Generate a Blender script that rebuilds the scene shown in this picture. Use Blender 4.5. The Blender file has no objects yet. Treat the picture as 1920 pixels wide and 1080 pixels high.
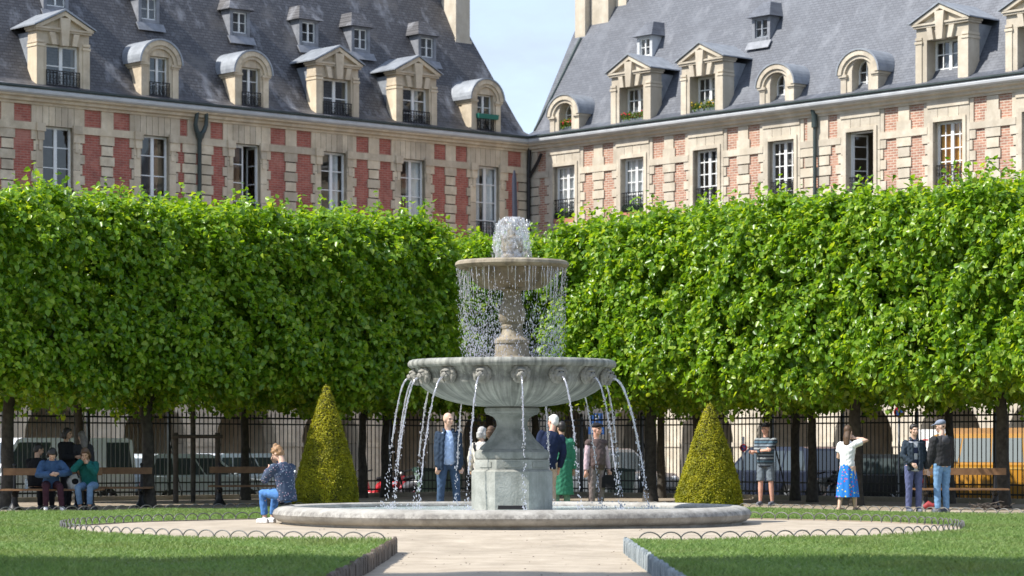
import bpy, bmesh, math, random
import numpy as np
from mathutils import Vector, Matrix
random.seed(7); RNG = np.random.default_rng(11)
PI = math.pi
scene = bpy.context.scene
col = scene.collection
F, HZ, CH = 5080.0, 848.0, 1.16          # focal length in px of the 1920 frame, horizon row, eye height

def ground_Y(py): return CH*F/(py-HZ)
def X_at(px, Y): return (px-960.0)/F*Y

# ------------------------------------------------------------------ objects
def tag(o, label=None, cat=None, group=None, kind=None):
    if label: o['label'] = label
    if cat: o['category'] = cat
    if group: o['group'] = group
    if kind: o['kind'] = kind
    return o

def empty(name, loc=(0,0,0), rz=0.0, label=None, cat=None, group=None):
    o = bpy.data.objects.new(name, None); col.objects.link(o)
    o.location = loc; o.rotation_euler = (0,0,rz); o.empty_display_size = .2
    return tag(o, label, cat, group)

def link(name, me, parent=None, loc=None, rz=None):
    o = bpy.data.objects.new(name, me); col.objects.link(o)
    if parent: o.parent = parent
    if loc is not None: o.location = loc
    if rz is not None: o.rotation_euler = (0,0,rz)
    return o

def copy_tree(o, parent=None):
    c = o.copy(); col.objects.link(c)
    if parent: c.parent = parent
    for ch in list(o.children): copy_tree(ch, c)
    return c

class MB:
    """collects geometry for one mesh object"""
    def __init__(s, ox=0.0): s.v=[]; s.f=[]; s.mi=[]; s.cur=0; s.ox=ox
    def add(s, vs, fs):
        b=len(s.v); s.v += [tuple(p) for p in vs]
        for f in fs: s.f.append(tuple(b+i for i in f)); s.mi.append(s.cur)
    def box(s, x0,x1,y0,y1,z0,z1):
        if x0>x1: x0,x1=x1,x0
        if y0>y1: y0,y1=y1,y0
        if z0>z1: z0,z1=z1,z0
        s.add([(x0,y0,z0),(x1,y0,z0),(x1,y1,z0),(x0,y1,z0),(x0,y0,z1),(x1,y0,z1),(x1,y1,z1),(x0,y1,z1)],
              [(0,3,2,1),(4,5,6,7),(0,1,5,4),(1,2,6,5),(2,3,7,6),(3,0,4,7)])
    def prism(s, poly, y0, y1):
        """poly in (x,z), extruded along y"""
        n=len(poly)
        A=sum(poly[i][0]*poly[(i+1)%n][1]-poly[(i+1)%n][0]*poly[i][1] for i in range(n))
        if A<0: poly=poly[::-1]
        vs=[(x,y0,z) for x,z in poly]+[(x,y1,z) for x,z in poly]
        fs=[tuple(range(n)), tuple(range(2*n-1,n-1,-1))]
        for i in range(n):
            j=(i+1)%n; fs.append((i,n+i,n+j,j))
        s.add(vs,fs)
    def prism_x(s, poly, x0, x1):
        """poly in (y,z), extruded along x"""
        n=len(poly)
        A=sum(poly[i][0]*poly[(i+1)%n][1]-poly[(i+1)%n][0]*poly[i][1] for i in range(n))
        if A<0: poly=poly[::-1]
        vs=[(x0,y,z) for y,z in poly]+[(x1,y,z) for y,z in poly]
        fs=[tuple(range(n-1,-1,-1)), tuple(range(n,2*n))]
        for i in range(n):
            j=(i+1)%n; fs.append((i,j,n+j,n+i))
        s.add(vs,fs)
    def tube(s, pts, r, n=8, caps=True, flat=1.0):
        pts=[Vector(p) for p in pts]; m=len(pts)
        rs=list(r) if isinstance(r,(list,tuple)) else [r]*m
        vs=[]; ref=None
        for i,p in enumerate(pts):
            d=(pts[min(i+1,m-1)]-pts[max(i-1,0)])
            if d.length<1e-9: d=Vector((0,0,1))
            d.normalize()
            if ref is None:
                ref=Vector((1,0,0)) if abs(d.x)<.9 else Vector((0,1,0))
            a=(ref-d*ref.dot(d)).normalized(); ref=a; b=d.cross(a)
            for k in range(n):
                t=2*PI*k/n
                vs.append(p+a*(math.cos(t)*rs[i])+b*(math.sin(t)*rs[i]*flat))
        fs=[]
        for i in range(m-1):
            for k in range(n):
                k2=(k+1)%n
                fs.append((i*n+k,i*n+k2,(i+1)*n+k2,(i+1)*n+k))
        if caps:
            fs.append(tuple(range(n-1,-1,-1))); fs.append(tuple((m-1)*n+k for k in range(n)))
        s.add(vs,fs)
    def lathe(s, prof, n=32, c=(0,0,0), mod=None, a0=0.0, close=False):
        vs=[]; m=len(prof)
        for i,(r,z) in enumerate(prof):
            for k in range(n):
                t=a0+2*PI*k/n
                rr=r*(mod(t,z,r) if mod else 1.0)
                vs.append((c[0]+rr*math.cos(t), c[1]+rr*math.sin(t), c[2]+z))
        fs=[]
        for i in range(m-1+(1 if close else 0)):
            i2=(i+1)%m
            for k in range(n):
                k2=(k+1)%n
                fs.append((i*n+k,i*n+k2,i2*n+k2,i2*n+k))
        if not close:
            if prof[0][0]>1e-4: fs.append(tuple(range(n-1,-1,-1)))
            if prof[-1][0]>1e-4: fs.append(tuple((m-1)*n+k for k in range(n)))
        s.add(vs,fs)
    def ball(s, c, rx, ry=None, rz=None, n=10, m=7, R=None):
        ry=rx if ry is None else ry; rz=rx if rz is None else rz
        c=Vector(c); vs=[]; fs=[]
        for i in range(1,m):
            ph=PI*i/m
            for k in range(n):
                t=2*PI*k/n
                p=Vector((rx*math.sin(ph)*math.cos(t), ry*math.sin(ph)*math.sin(t), -rz*math.cos(ph)))
                if R is not None: p=R@p
                vs.append(c+p)
        for q in (-rz, rz):
            p=Vector((0,0,q)); p=R@p if R is not None else p
            vs.append(c+p)
        for i in range(m-2):
            for k in range(n):
                k2=(k+1)%n; fs.append((i*n+k,i*n+k2,(i+1)*n+k2,(i+1)*n+k))
        a=len(vs)-2; b=a+1
        for k in range(n):
            k2=(k+1)%n
            fs.append((k2,k,a)); fs.append(((m-2)*n+k,(m-2)*n+k2,b))
        s.add(vs,fs)
    def mesh(s, name, mats, smooth=None):
        me=bpy.data.meshes.new(name)
        vv=[(x-s.ox,y,z) for x,y,z in s.v] if s.ox else s.v
        me.from_pydata(vv,[],s.f)
        if not isinstance(mats,(list,tuple)): mats=[mats]
        for m in mats: me.materials.append(m)
        if len(mats)>1: me.polygons.foreach_set('material_index', s.mi)
        if smooth is not None:
            me.polygons.foreach_set('use_smooth',[True]*len(me.polygons))
            me.set_sharp_from_angle(angle=math.radians(smooth))
        me.update(); return me
    def build(s, name, mats, parent=None, smooth=None, loc=None, rz=None):
        return link(name, s.mesh(name,mats,smooth), parent, loc, rz)

# ------------------------------------------------------------------ materials
def nt(name):
    m=bpy.data.materials.new(name); m.use_nodes=True
    t=m.node_tree; b=t.nodes['Principled BSDF']
    return m,t,b
def N(t,typ,**kw):
    n=t.nodes.new(typ)
    for k,v in kw.items():
        if k in n.inputs: n.inputs[k].default_value=v
        else: setattr(n,k,v)
    return n
def ramp(t, stops):
    r=t.nodes.new('ShaderNodeValToRGB'); e=r.color_ramp.elements
    while len(e)<len(stops): e.new(.5)
    for i,(p,c) in enumerate(stops): e[i].position=p; e[i].color=(*c,1)
    return r
def mix(t, fac, a, b, mode='MIX'):
    m=t.nodes.new('ShaderNodeMix'); m.data_type='RGBA'; m.blend_type=mode
    if isinstance(fac,float): m.inputs[0].default_value=fac
    else: t.links.new(fac,m.inputs[0])
    for inp,v in ((m.inputs[6],a),(m.inputs[7],b)):
        if isinstance(v,tuple): inp.default_value=(*v,1) if len(v)==3 else v
        else: t.links.new(v,inp)
    return m.outputs[2]

def streaks(t,co,out,c,scale=(1.1,1.1,.16),lo=.54,hi=.8,nscale=1.6):
    # run-off marks drawn out down the slope
    mp=N(t,'ShaderNodeMapping'); mp.inputs['Scale'].default_value=scale; t.links.new(co.outputs['Object'],mp.inputs['Vector'])
    n3=N(t,'ShaderNodeTexNoise',Scale=nscale,Detail=6.0,Roughness=.65); t.links.new(mp.outputs[0],n3.inputs['Vector'])
    r3=ramp(t,[(lo,(0,0,0)),(hi,(1,1,1))]); t.links.new(n3.outputs['Fac'],r3.inputs['Fac'])
    return mix(t,r3.outputs['Color'],out,c)

def M(name, c1, c2=None, scale=6.0, rough=.8, bump=0.0, metal=0.0, detail=5.0, stops=(.35,.68), spec=.5, stain=None, stain_scale=1.2, bump_scale=None, streak=None, sscale=(1,1,.15), sn=3.0, island=0.0):
    """principled surface whose colour wanders between c1 and c2"""
    m,t,b=nt(name)
    b.inputs['Roughness'].default_value=rough; b.inputs['Metallic'].default_value=metal
    b.inputs['Specular IOR Level'].default_value=spec
    if c2 is None:
        b.inputs['Base Color'].default_value=(*c1,1)
        if not bump: return m
    co=N(t,'ShaderNodeTexCoord')
    no=N(t,'ShaderNodeTexNoise',Scale=scale,Detail=detail,Roughness=.62); t.links.new(co.outputs['Object'],no.inputs['Vector'])
    if c2 is not None:
        r=ramp(t,[(stops[0],c1),(stops[1],c2)]); t.links.new(no.outputs['Fac'],r.inputs['Fac']); out=r.outputs['Color']
        if stain:
            n2=N(t,'ShaderNodeTexNoise',Scale=stain_scale,Detail=7.0,Roughness=.7); t.links.new(co.outputs['Object'],n2.inputs['Vector'])
            r2=ramp(t,[(.5,(0,0,0)),(.72,(1,1,1))]); t.links.new(n2.outputs['Fac'],r2.inputs['Fac'])
            out=mix(t,r2.outputs['Color'],out,stain)
        if streak: out=streaks(t,co,out,streak,sscale,.48,.7,sn)
        if island:
            ge=N(t,'ShaderNodeNewGeometry'); r4=ramp(t,[(0,(1-island,1-island,1-island*.95)),(.5,(1,1,1)),(1,(1+island*.6,1+island*.58,1+island*.5))]); t.links.new(ge.outputs['Random Per Island'],r4.inputs['Fac'])
            out=mix(t,1.0,out,r4.outputs['Color'],'MULTIPLY')
        t.links.new(out,b.inputs['Base Color'])
    if bump:
        bp=N(t,'ShaderNodeBump',Strength=bump,Distance=.02)
        src=no
        if bump_scale:
            src=N(t,'ShaderNodeTexNoise',Scale=bump_scale,Detail=4.0); t.links.new(co.outputs['Object'],src.inputs['Vector'])
        t.links.new(src.outputs['Fac'],bp.inputs['Height']); t.links.new(bp.outputs['Normal'],b.inputs['Normal'])
    return m

def brick_mat(name, c1, c2, mortar, bw, bh, msize, rough=.85, zs=1.0, bump=.35, patch=None, pscale=.8, streak=None, nz=((.72,.72,.74),(1.2,1.18,1.16))):
    m,t,b=nt(name); b.inputs['Roughness'].default_value=rough
    co=N(t,'ShaderNodeTexCoord'); sp=N(t,'ShaderNodeSeparateXYZ'); t.links.new(co.outputs['Object'],sp.inputs[0])
    cb=N(t,'ShaderNodeCombineXYZ'); t.links.new(sp.outputs['X'],cb.inputs['X'])
    mu=N(t,'ShaderNodeMath',operation='MULTIPLY'); mu.inputs[1].default_value=zs
    t.links.new(sp.outputs['Z'],mu.inputs[0]); t.links.new(mu.outputs[0],cb.inputs['Y'])
    br=N(t,'ShaderNodeTexBrick',Scale=1.0); br.offset=.5
    br.inputs['Color1'].default_value=(*c1,1); br.inputs['Color2'].default_value=(*c2,1); br.inputs['Mortar'].default_value=(*mortar,1)
    br.inputs['Mortar Size'].default_value=msize; br.inputs['Mortar Smooth'].default_value=.3; br.inputs['Bias'].default_value=0.0
    br.inputs['Brick Width'].default_value=bw; br.inputs['Row Height'].default_value=bh
    t.links.new(cb.outputs[0],br.inputs['Vector'])
    out=br.outputs['Color']
    no=N(t,'ShaderNodeTexNoise',Scale=2.2,Detail=6.0,Roughness=.65); t.links.new(co.outputs['Object'],no.inputs['Vector'])
    r=ramp(t,[(.3,nz[0]),(.7,nz[1])]); t.links.new(no.outputs['Fac'],r.inputs['Fac'])
    out=mix(t,1.0,out,r.outputs['Color'],'MULTIPLY')
    if patch:
        n2=N(t,'ShaderNodeTexNoise',Scale=pscale,Detail=5.0,Roughness=.6); t.links.new(co.outputs['Object'],n2.inputs['Vector'])
        r2=ramp(t,[(.52,(0,0,0)),(.7,(1,1,1))]); t.links.new(n2.outputs['Fac'],r2.inputs['Fac'])
        out=mix(t,r2.outputs['Color'],out,patch)
    if streak:
        out=streaks(t,co,out,streak)
    t.links.new(out,b.inputs['Base Color'])
    bp=N(t,'ShaderNodeBump',Strength=bump,Distance=.015); bp.invert=True
    t.links.new(br.outputs['Fac'],bp.inputs['Height']); t.links.new(bp.outputs['Normal'],b.inputs['Normal'])
    return m

def leaf_mat(name, cols, trans=.45, rough=.45, tcol=None, spec=.4, patch=None):
    m,t,b=nt(name); nd=t.nodes; nd.remove(b)
    out=nd['Material Output']
    g=N(t,'ShaderNodeNewGeometry')
    k=len(cols); r=ramp(t,[(i/(k-1),c) for i,c in enumerate(cols)]); t.links.new(g.outputs['Random Per Island'],r.inputs['Fac'])
    d=N(t,'ShaderNodeBsdfPrincipled',Roughness=rough); d.inputs['Specular IOR Level'].default_value=spec
    rc=r.outputs['Color']
    if patch:
        co=N(t,'ShaderNodeTexCoord'); pn=N(t,'ShaderNodeTexNoise',Scale=patch[1],Detail=5.0,Roughness=.6); t.links.new(co.outputs['Object'],pn.inputs['Vector'])
        pr=ramp(t,[(.45,(0,0,0)),(.72,(.8,.8,.8))]); t.links.new(pn.outputs['Fac'],pr.inputs['Fac']); rc=mix(t,pr.outputs['Color'],rc,patch[0])
    t.links.new(rc,d.inputs['Base Color'])
    tr=N(t,'ShaderNodeBsdfTranslucent')
    tc=mix(t,1.0,rc,tcol or (1.6,1.5,.7),'MULTIPLY'); t.links.new(tc,tr.inputs['Color'])
    mx=N(t,'ShaderNodeMixShader'); mx.inputs[0].default_value=trans
    t.links.new(d.outputs[0],mx.inputs[1]); t.links.new(tr.outputs[0],mx.inputs[2]); t.links.new(mx.outputs[0],out.inputs['Surface'])
    return m

def glass_mat(name, tint=(.75,.8,.8), gloss=.25, rough=.03):
    """thin window glass: see-through with a mirror share that grows at glancing angles"""
    m,t,b=nt(name); t.nodes.remove(b); out=t.nodes['Material Output']
    tr=N(t,'ShaderNodeBsdfTransparent'); tr.inputs[0].default_value=(*tint,1)
    gl=N(t,'ShaderNodeBsdfGlossy',Roughness=rough)
    lw=N(t,'ShaderNodeLayerWeight',Blend=.25)
    ad=N(t,'ShaderNodeMath',operation='MULTIPLY_ADD'); ad.inputs[1].default_value=.8; ad.inputs[2].default_value=gloss
    t.links.new(lw.outputs['Fresnel'],ad.inputs[0])
    mx=N(t,'ShaderNodeMixShader'); t.links.new(ad.outputs[0],mx.inputs[0])
    t.links.new(tr.outputs[0],mx.inputs[1]); t.links.new(gl.outputs[0],mx.inputs[2]); t.links.new(mx.outputs[0],out.inputs['Surface'])
    return m

def water_mat(name, clear=.45, white=.35, tint=(.93,.95,1.0)):
    """aerated falling water: part clear, part white froth, part sparkle"""
    m,t,b=nt(name); t.nodes.remove(b); out=t.nodes['Material Output']
    tr=N(t,'ShaderNodeBsdfTransparent')
    di=N(t,'ShaderNodeBsdfDiffuse'); di.inputs[0].default_value=(*[.92*c for c in tint],1)
    tl=N(t,'ShaderNodeBsdfTranslucent'); tl.inputs[0].default_value=(*[.92*c for c in tint],1)
    gl=N(t,'ShaderNodeBsdfGlossy',Roughness=.12)
    m0=N(t,'ShaderNodeMixShader'); m0.inputs[0].default_value=.5; t.links.new(di.outputs[0],m0.inputs[1]); t.links.new(tl.outputs[0],m0.inputs[2])
    m1=N(t,'ShaderNodeMixShader'); m1.inputs[0].default_value=1-white; t.links.new(m0.outputs[0],m1.inputs[1]); t.links.new(gl.outputs[0],m1.inputs[2])
    co=N(t,'ShaderNodeTexCoord'); no=N(t,'ShaderNodeTexNoise',Scale=14.0,Detail=5.0); t.links.new(co.outputs['Object'],no.inputs['Vector'])
    r=N(t,'ShaderNodeMapRange'); r.inputs[1].default_value=.35; r.inputs[2].default_value=.65; r.inputs[3].default_value=max(0,clear-.3); r.inputs[4].default_value=min(1,clear+.3)
    t.links.new(no.outputs['Fac'],r.inputs[0])
    m2=N(t,'ShaderNodeMixShader'); t.links.new(r.outputs[0],m2.inputs[0]); t.links.new(m1.outputs[0],m2.inputs[1]); t.links.new(tr.outputs[0],m2.inputs[2])
    t.links.new(m2.outputs[0],out.inputs['Surface'])
    return m

mt={}
mt['stone_l']=M('warm limestone',(.56,.46,.325),(.70,.60,.455),2.6,.9,.25,stain=(.42,.35,.255),stain_scale=1.1,bump_scale=30,island=.2,streak=(.47,.39,.29),sn=1.3)
mt['stone_r']=M('pale limestone',(.50,.435,.34),(.62,.56,.46),2.6,.9,.25,stain=(.38,.33,.26),stain_scale=.9,bump_scale=30,island=.16,streak=(.44,.385,.3),sn=1.3)
mt['brick_l']=brick_mat('red brick',(.43,.12,.085),(.33,.085,.062),(.40,.21,.16),.24,.08,.014,patch=(.44,.20,.15),pscale=1.1)
mt['brick_r']=brick_mat('weathered pink brick',(.45,.225,.15),(.34,.16,.11),(.53,.45,.36),.24,.085,.016,patch=(.46,.27,.19),pscale=1.4)
mt['slate_l']=brick_mat('brown grey slate',(.092,.091,.098),(.058,.058,.065),(.032,.031,.035),.22,.115,.016,zs=1.1,rough=.55,patch=(.14,.13,.125),pscale=.5,bump=.6,streak=(.29,.30,.33),nz=((.86,.86,.87),(1.12,1.11,1.1)))
mt['slate_r']=brick_mat('blue grey slate',(.105,.115,.138),(.08,.088,.108),(.052,.057,.07),.22,.105,.010,zs=1.1,rough=.5,patch=(.125,.136,.16),pscale=.8,bump=.5,streak=(.17,.18,.205),nz=((.88,.88,.89),(1.1,1.1,1.1)))
mt['lead']=M('weathered lead',(.17,.18,.2),(.27,.28,.31),4.0,.6,.1,.1)
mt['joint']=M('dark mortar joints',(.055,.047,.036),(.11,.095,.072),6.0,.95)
mt['zinc']=M('zinc sheet',(.25,.27,.30),(.38,.41,.45),3.0,.45,.08,.35)
mt['white']=M('white paint',(.74,.75,.74),(.82,.82,.8),4.0,.5)
mt['gutter']=M('pale gutter paint',(.46,.48,.5),(.62,.635,.65),1.5,.5)
mt['darkgutter']=M('dark green gutter',(.028,.045,.045),(.05,.07,.068),3.0,.5)
mt['iron']=M('black iron',(.012,.012,.014),(.03,.03,.032),8.0,.5,0,.3)
mt['fence']=M('dark green iron',(.010,.014,.012),(.022,.027,.024),5.0,.5)
mt['glass']=glass_mat('window glass',(.84,.87,.88),.07)
mt['carglass']=glass_mat('car glass',(.35,.4,.42),.22)
mt['curtain']=M('white net curtain',(.84,.84,.82),(.9,.9,.88),9.0,.9)
mt['curtain_y']=M('amber curtain',(.60,.29,.045),(.76,.40,.08),6.0,.9)
mt['curtain_b']=M('brown curtain',(.36,.2,.12),(.46,.28,.17),6.0,.9)
mt['room']=M('dim room wall',(.30,.28,.28),(.38,.36,.36),2.0,.9)
mt['terracotta']=M('terracotta',(.42,.17,.11),(.5,.23,.16),5.0,.85)
mt['greenbox']=M('green plastic box',(.01,.14,.105),(.02,.18,.135),5.0,.5)
mt['greybox']=M('grey planter',(.1,.13,.14),(.18,.21,.22),5.0,.6)
mt['conifer']=leaf_mat('conifer needles',[(.012,.035,.022),(.03,.06,.04)],.15)
mt['flower_leaf']=leaf_mat('window plant leaves',[(.05,.11,.015),(.12,.19,.03),(.2,.24,.05)],.35)
mt['flower_red']=M('red petals',(.55,.05,.05)); mt['flower_yellow']=M('yellow petals',(.62,.4,.04))
mt['leaf']=leaf_mat('linden leaves',[(.075,.175,.014),(.14,.275,.02),(.215,.37,.03),(.35,.46,.065)],.46,.33,(1.9,1.65,.45),.45)
mt['bark']=M('linden bark',(.034,.029,.024),(.085,.074,.06),9.0,.9,.6,bump_scale=14)
mt['yew']=leaf_mat('golden yew',[(.21,.22,.012),(.38,.37,.016),(.56,.51,.026),(.22,.25,.018)],.3,.6,(1.4,1.3,.5),patch=((.13,.15,.014),2.6))
mt['yewcore']=M('yew twigs',(.03,.028,.01),(.06,.055,.02),20.0,.9)
mt['grass']=leaf_mat('grass blades',[(.115,.20,.046),(.165,.265,.07),(.235,.325,.11)],.35,.6,(1.3,1.3,.6),patch=((.185,.215,.07),.55))
mt['lawn']=M('lawn turf',(.10,.15,.035),(.17,.225,.07),1.3,.95,.5,detail=9,bump_scale=60)
mt['sand']=M('pale stabilised sand',(.315,.26,.195),(.455,.39,.305),2.2,.95,.6,detail=10,stain=(.27,.225,.17),stain_scale=.6,bump_scale=9,stops=(.3,.7))
mt['earth']=M('trodden earth',(.22,.175,.125),(.36,.30,.23),.5,.95,.3,detail=8,bump_scale=20)
mt['asphalt']=M('asphalt',(.045,.045,.047),(.075,.074,.073),1.0,.9,.3,detail=8,bump_scale=40)
mt['pave']=M('pavement slabs',(.3,.28,.25),(.4,.375,.34),1.2,.9,.2)
mt['kerbstone']=M('fence plinth stone',(.3,.26,.2),(.42,.37,.3),3.0,.9,.3)
mt['fount']=M('grey fountain limestone',(.215,.22,.20),(.35,.35,.32),2.4,.85,.45,stain=(.13,.137,.125),stain_scale=1.6,bump_scale=22,streak=(.15,.158,.14),sn=4.0)
mt['fount_wet_shade']=M('wet shaded ochre limestone',(.15,.118,.08),(.27,.22,.155),3.5,.45,.4,bump_scale=24,streak=(.09,.075,.055),sn=7.0)  # wet stone, with the shade beneath the lip put into its colour
mt['ped']=M('pedestal limestone',(.25,.255,.23),(.41,.41,.375),2.6,.85,.4,stain=(.17,.175,.155),stain_scale=2.2,bump_scale=24,streak=(.20,.205,.18),sn=3.0)
mt['lion']=M('weathered lion stone',(.15,.145,.125),(.30,.29,.26),5.0,.85,.5,bump_scale=26)
mt['fount_w']=M('ochre fountain limestone',(.225,.185,.13),(.37,.32,.24),2.6,.75,.4,streak=(.13,.11,.08),sn=7.0,stain=(.17,.14,.10),stain_scale=2.4,bump_scale=24)
def bowl_mat():
    m=M('bowl limestone',(.17,.175,.16),(.30,.30,.275),3.0,.8,.4,bump_scale=24); t=m.node_tree; b=t.nodes['Principled BSDF']
    src=b.inputs['Base Color'].links[0].from_socket
    co=N(t,'ShaderNodeTexCoord'); gr=N(t,'ShaderNodeTexGradient',gradient_type='RADIAL'); t.links.new(co.outputs['Object'],gr.inputs['Vector'])
    sp=N(t,'ShaderNodeSeparateXYZ'); t.links.new(co.outputs['Object'],sp.inputs[0])
    cb=N(t,'ShaderNodeCombineXYZ'); mu=N(t,'ShaderNodeMath',operation='MULTIPLY'); mu.inputs[1].default_value=95.0; t.links.new(gr.outputs['Fac'],mu.inputs[0])
    t.links.new(mu.outputs[0],cb.inputs['X']); t.links.new(sp.outputs['Z'],cb.inputs['Y'])
    no=N(t,'ShaderNodeTexNoise',Scale=1.1,Detail=6.0,Roughness=.65); t.links.new(cb.outputs[0],no.inputs['Vector'])
    r=ramp(t,[(.36,(.55,.56,.54)),(.5,(1,1,1)),(.68,(1.55,1.55,1.5))]); t.links.new(no.outputs['Fac'],r.inputs['Fac'])
    t.links.new(mix(t,1.0,src,r.outputs['Color'],'MULTIPLY'),b.inputs['Base Color']); return m
mt['bowl']=bowl_mat()
mt['basin']=M('basin limestone',(.33,.315,.285),(.45,.43,.395),2.0,.8,.35,stain=(.21,.195,.17),stain_scale=1.8,bump_scale=26,streak=(.24,.225,.2),sscale=(1,1,.6),sn=2.5)
def dark_band(m,z0,z1,c):
    t=m.node_tree; b=t.nodes['Principled BSDF']; src=b.inputs['Base Color'].links[0].from_socket
    co=N(t,'ShaderNodeTexCoord'); sp=N(t,'ShaderNodeSeparateXYZ'); t.links.new(co.outputs['Object'],sp.inputs[0])
    no=N(t,'ShaderNodeTexNoise',Scale=9.0,Detail=6.0,Roughness=.7); t.links.new(co.outputs['Object'],no.inputs['Vector'])
    r=ramp(t,[(0,(0,0,0)),(.35,(1,1,1)),(.7,(1,1,1)),(1,(0,0,0))]); mr=N(t,'ShaderNodeMapRange'); mr.inputs[1].default_value=z0; mr.inputs[2].default_value=z1
    t.links.new(sp.outputs['Z'],mr.inputs[0]); t.links.new(mr.outputs[0],r.inputs['Fac'])
    r2=ramp(t,[(.38,(0,0,0)),(.62,(.85,.85,.85))]); t.links.new(no.outputs['Fac'],r2.inputs['Fac'])
    f=mix(t,1.0,r.outputs['Color'],r2.outputs['Color'],'MULTIPLY'); t.links.new(mix(t,f,src,c),b.inputs['Base Color'])
dark_band(mt['basin'],.12,.26,(.13,.12,.11)); dark_band(mt['bowl'],2.24,2.52,(.10,.098,.085))  # basin: stained band below the rim; bowl: darker band beneath the lip
mt['slot']=M('dark slot',(.012,.01,.012))
mt['jet']=water_mat('falling water',.48,.55,(.93,.91,1.0))
mt['froth']=water_mat('bubbling water',.68,.6)
mt['drop']=water_mat('water droplets',.34,.5,(.92,.89,1.0))
mt['bench']=M('varnished bench wood',(.17,.085,.038),(.27,.15,.07),5.0,.6,.15)
mt['log']=M('brown weathered shade-tinted border',(.085,.065,.05),(.16,.125,.095),7.0,.9,.5)  # brown boards, with the shade on the left side put into the colour
mt['log_lit']=M('blue grey weathered sun-tinted border',(.17,.2,.215),(.3,.335,.345),7.0,.85,.5)  # blue grey boards, with the light on the right side put into the colour
mt['stake']=M('dark stake wood',(.06,.05,.042),(.11,.09,.075),7.0,.9,.3)
def plain(name,c,rough=.7,metal=0.0,spec=.5,d=.12,sc=8.0):
    return M(name,tuple(v*(1-d) for v in c),tuple(min(1,v*(1+d)) for v in c),sc,rough,0,metal,spec=spec)
# ------------------------------------------------------------------ people (made first: each surface is fused by a voxel remesh)
def rotz(a): return Matrix.Rotation(a,3,'Z')
def ik(a, b, l1, l2, pole):
    a=Vector(a); b=Vector(b); d=b-a; L=max(1e-4,min(d.length,(l1+l2)*.999)); u=d.normalized()
    b=a+u*L
    x=(l1*l1-l2*l2+L*L)/(2*L); hh=math.sqrt(max(0,l1*l1-x*x))
    p=Vector(pole); p=(p-u*p.dot(u))
    p=p.normalized() if p.length>1e-5 else Vector((0,0,1))
    return a+u*x+p*hh, b
def fuse(name, mb, mats, parent, voxel, smooth_it=3, fold=0.0):
    me=mb.mesh('tmp',mats[0]); o=bpy.data.objects.new('tmp',me); col.objects.link(o)
    r=o.modifiers.new('r','REMESH'); r.mode='VOXEL'; r.voxel_size=voxel; r.use_smooth_shade=True
    if smooth_it:
        sm=o.modifiers.new('s','SMOOTH'); sm.factor=.5; sm.iterations=smooth_it
    dg=bpy.context.evaluated_depsgraph_get(); dg.update()
    m2=bpy.data.meshes.new_from_object(o.evaluated_get(dg)); m2.name=name
    bpy.data.objects.remove(o); bpy.data.meshes.remove(me)
    m2.materials.clear()
    for m in mats: m2.materials.append(m)
    if fold:
        n=len(m2.vertices); co=np.empty(n*3,np.float32); no=np.empty(n*3,np.float32); m2.vertices.foreach_get('co',co); m2.vertices.foreach_get('normal',no)
        co=co.reshape(-1,3); no=no.reshape(-1,3); x,y,z=co.T
        w=np.sin(z*62+x*34+y*21+1.3*np.sin(x*27+z*9))*.55+np.sin(z*33-x*58+y*41+1.7*np.sin(z*24))*.6+np.sin(x*90+z*18-y*70)*.3
        co+=no*(w*fold)[:,None]; m2.vertices.foreach_set('co',co.ravel())
    m2.polygons.foreach_set('use_smooth',[True]*len(m2.polygons))
    return link(name,m2,parent)

SKIN=[plain('light skin',(.62,.40,.30),.55),plain('ruddy skin',(.60,.33,.24),.55),plain('tan skin',(.46,.28,.19),.55)]
EYE=plain('dark eyes',(.03,.022,.018),.3); LIP=plain('lips',(.42,.17,.14),.5)
SHOE={}
def cloth(name,c,rough=.9): return plain(name,c,rough,0,.2,.18,14.0)

def striped(name, bands, period, z0=0.0):
    """horizontal knitted stripes: colours in sequence up the garment"""
    m,t,b=nt(name); b.inputs['Roughness'].default_value=.9
    co=N(t,'ShaderNodeTexCoord'); sp=N(t,'ShaderNodeSeparateXYZ'); t.links.new(co.outputs['Object'],sp.inputs[0])
    a=N(t,'ShaderNodeMath',operation='DIVIDE'); a.inputs[1].default_value=period; t.links.new(sp.outputs['Z'],a.inputs[0])
    fr=N(t,'ShaderNodeMath',operation='FRACT'); t.links.new(a.outputs[0],fr.inputs[0])
    k=len(bands); r=ramp(t,[(i/k,c) for i,c in enumerate(bands)]); r.color_ramp.interpolation='CONSTANT'
    t.links.new(fr.outputs[0],r.inputs['Fac']); t.links.new(r.outputs['Color'],b.inputs['Base Color']); return m
def spotted(name, base, c2, c3, scale, thr=.18):
    m,t,b=nt(name); b.inputs['Roughness'].default_value=.9
    co=N(t,'ShaderNodeTexCoord'); vo=N(t,'ShaderNodeTexVoronoi',Scale=scale); t.links.new(co.outputs['Object'],vo.inputs['Vector'])
    r=ramp(t,[(thr,(1,1,1)),(thr+.06,(0,0,0))]); t.links.new(vo.outputs['Distance'],r.inputs['Fac'])
    sp=N(t,'ShaderNodeSeparateColor'); t.links.new(vo.outputs['Color'],sp.inputs[0])
    r2=ramp(t,[(.5,c2),(.55,c3)]); t.links.new(sp.outputs[0],r2.inputs['Fac'])
    t.links.new(mix(t,r.outputs['Color'],base,r2.outputs['Color']),b.inputs['Base Color']); return m

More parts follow.
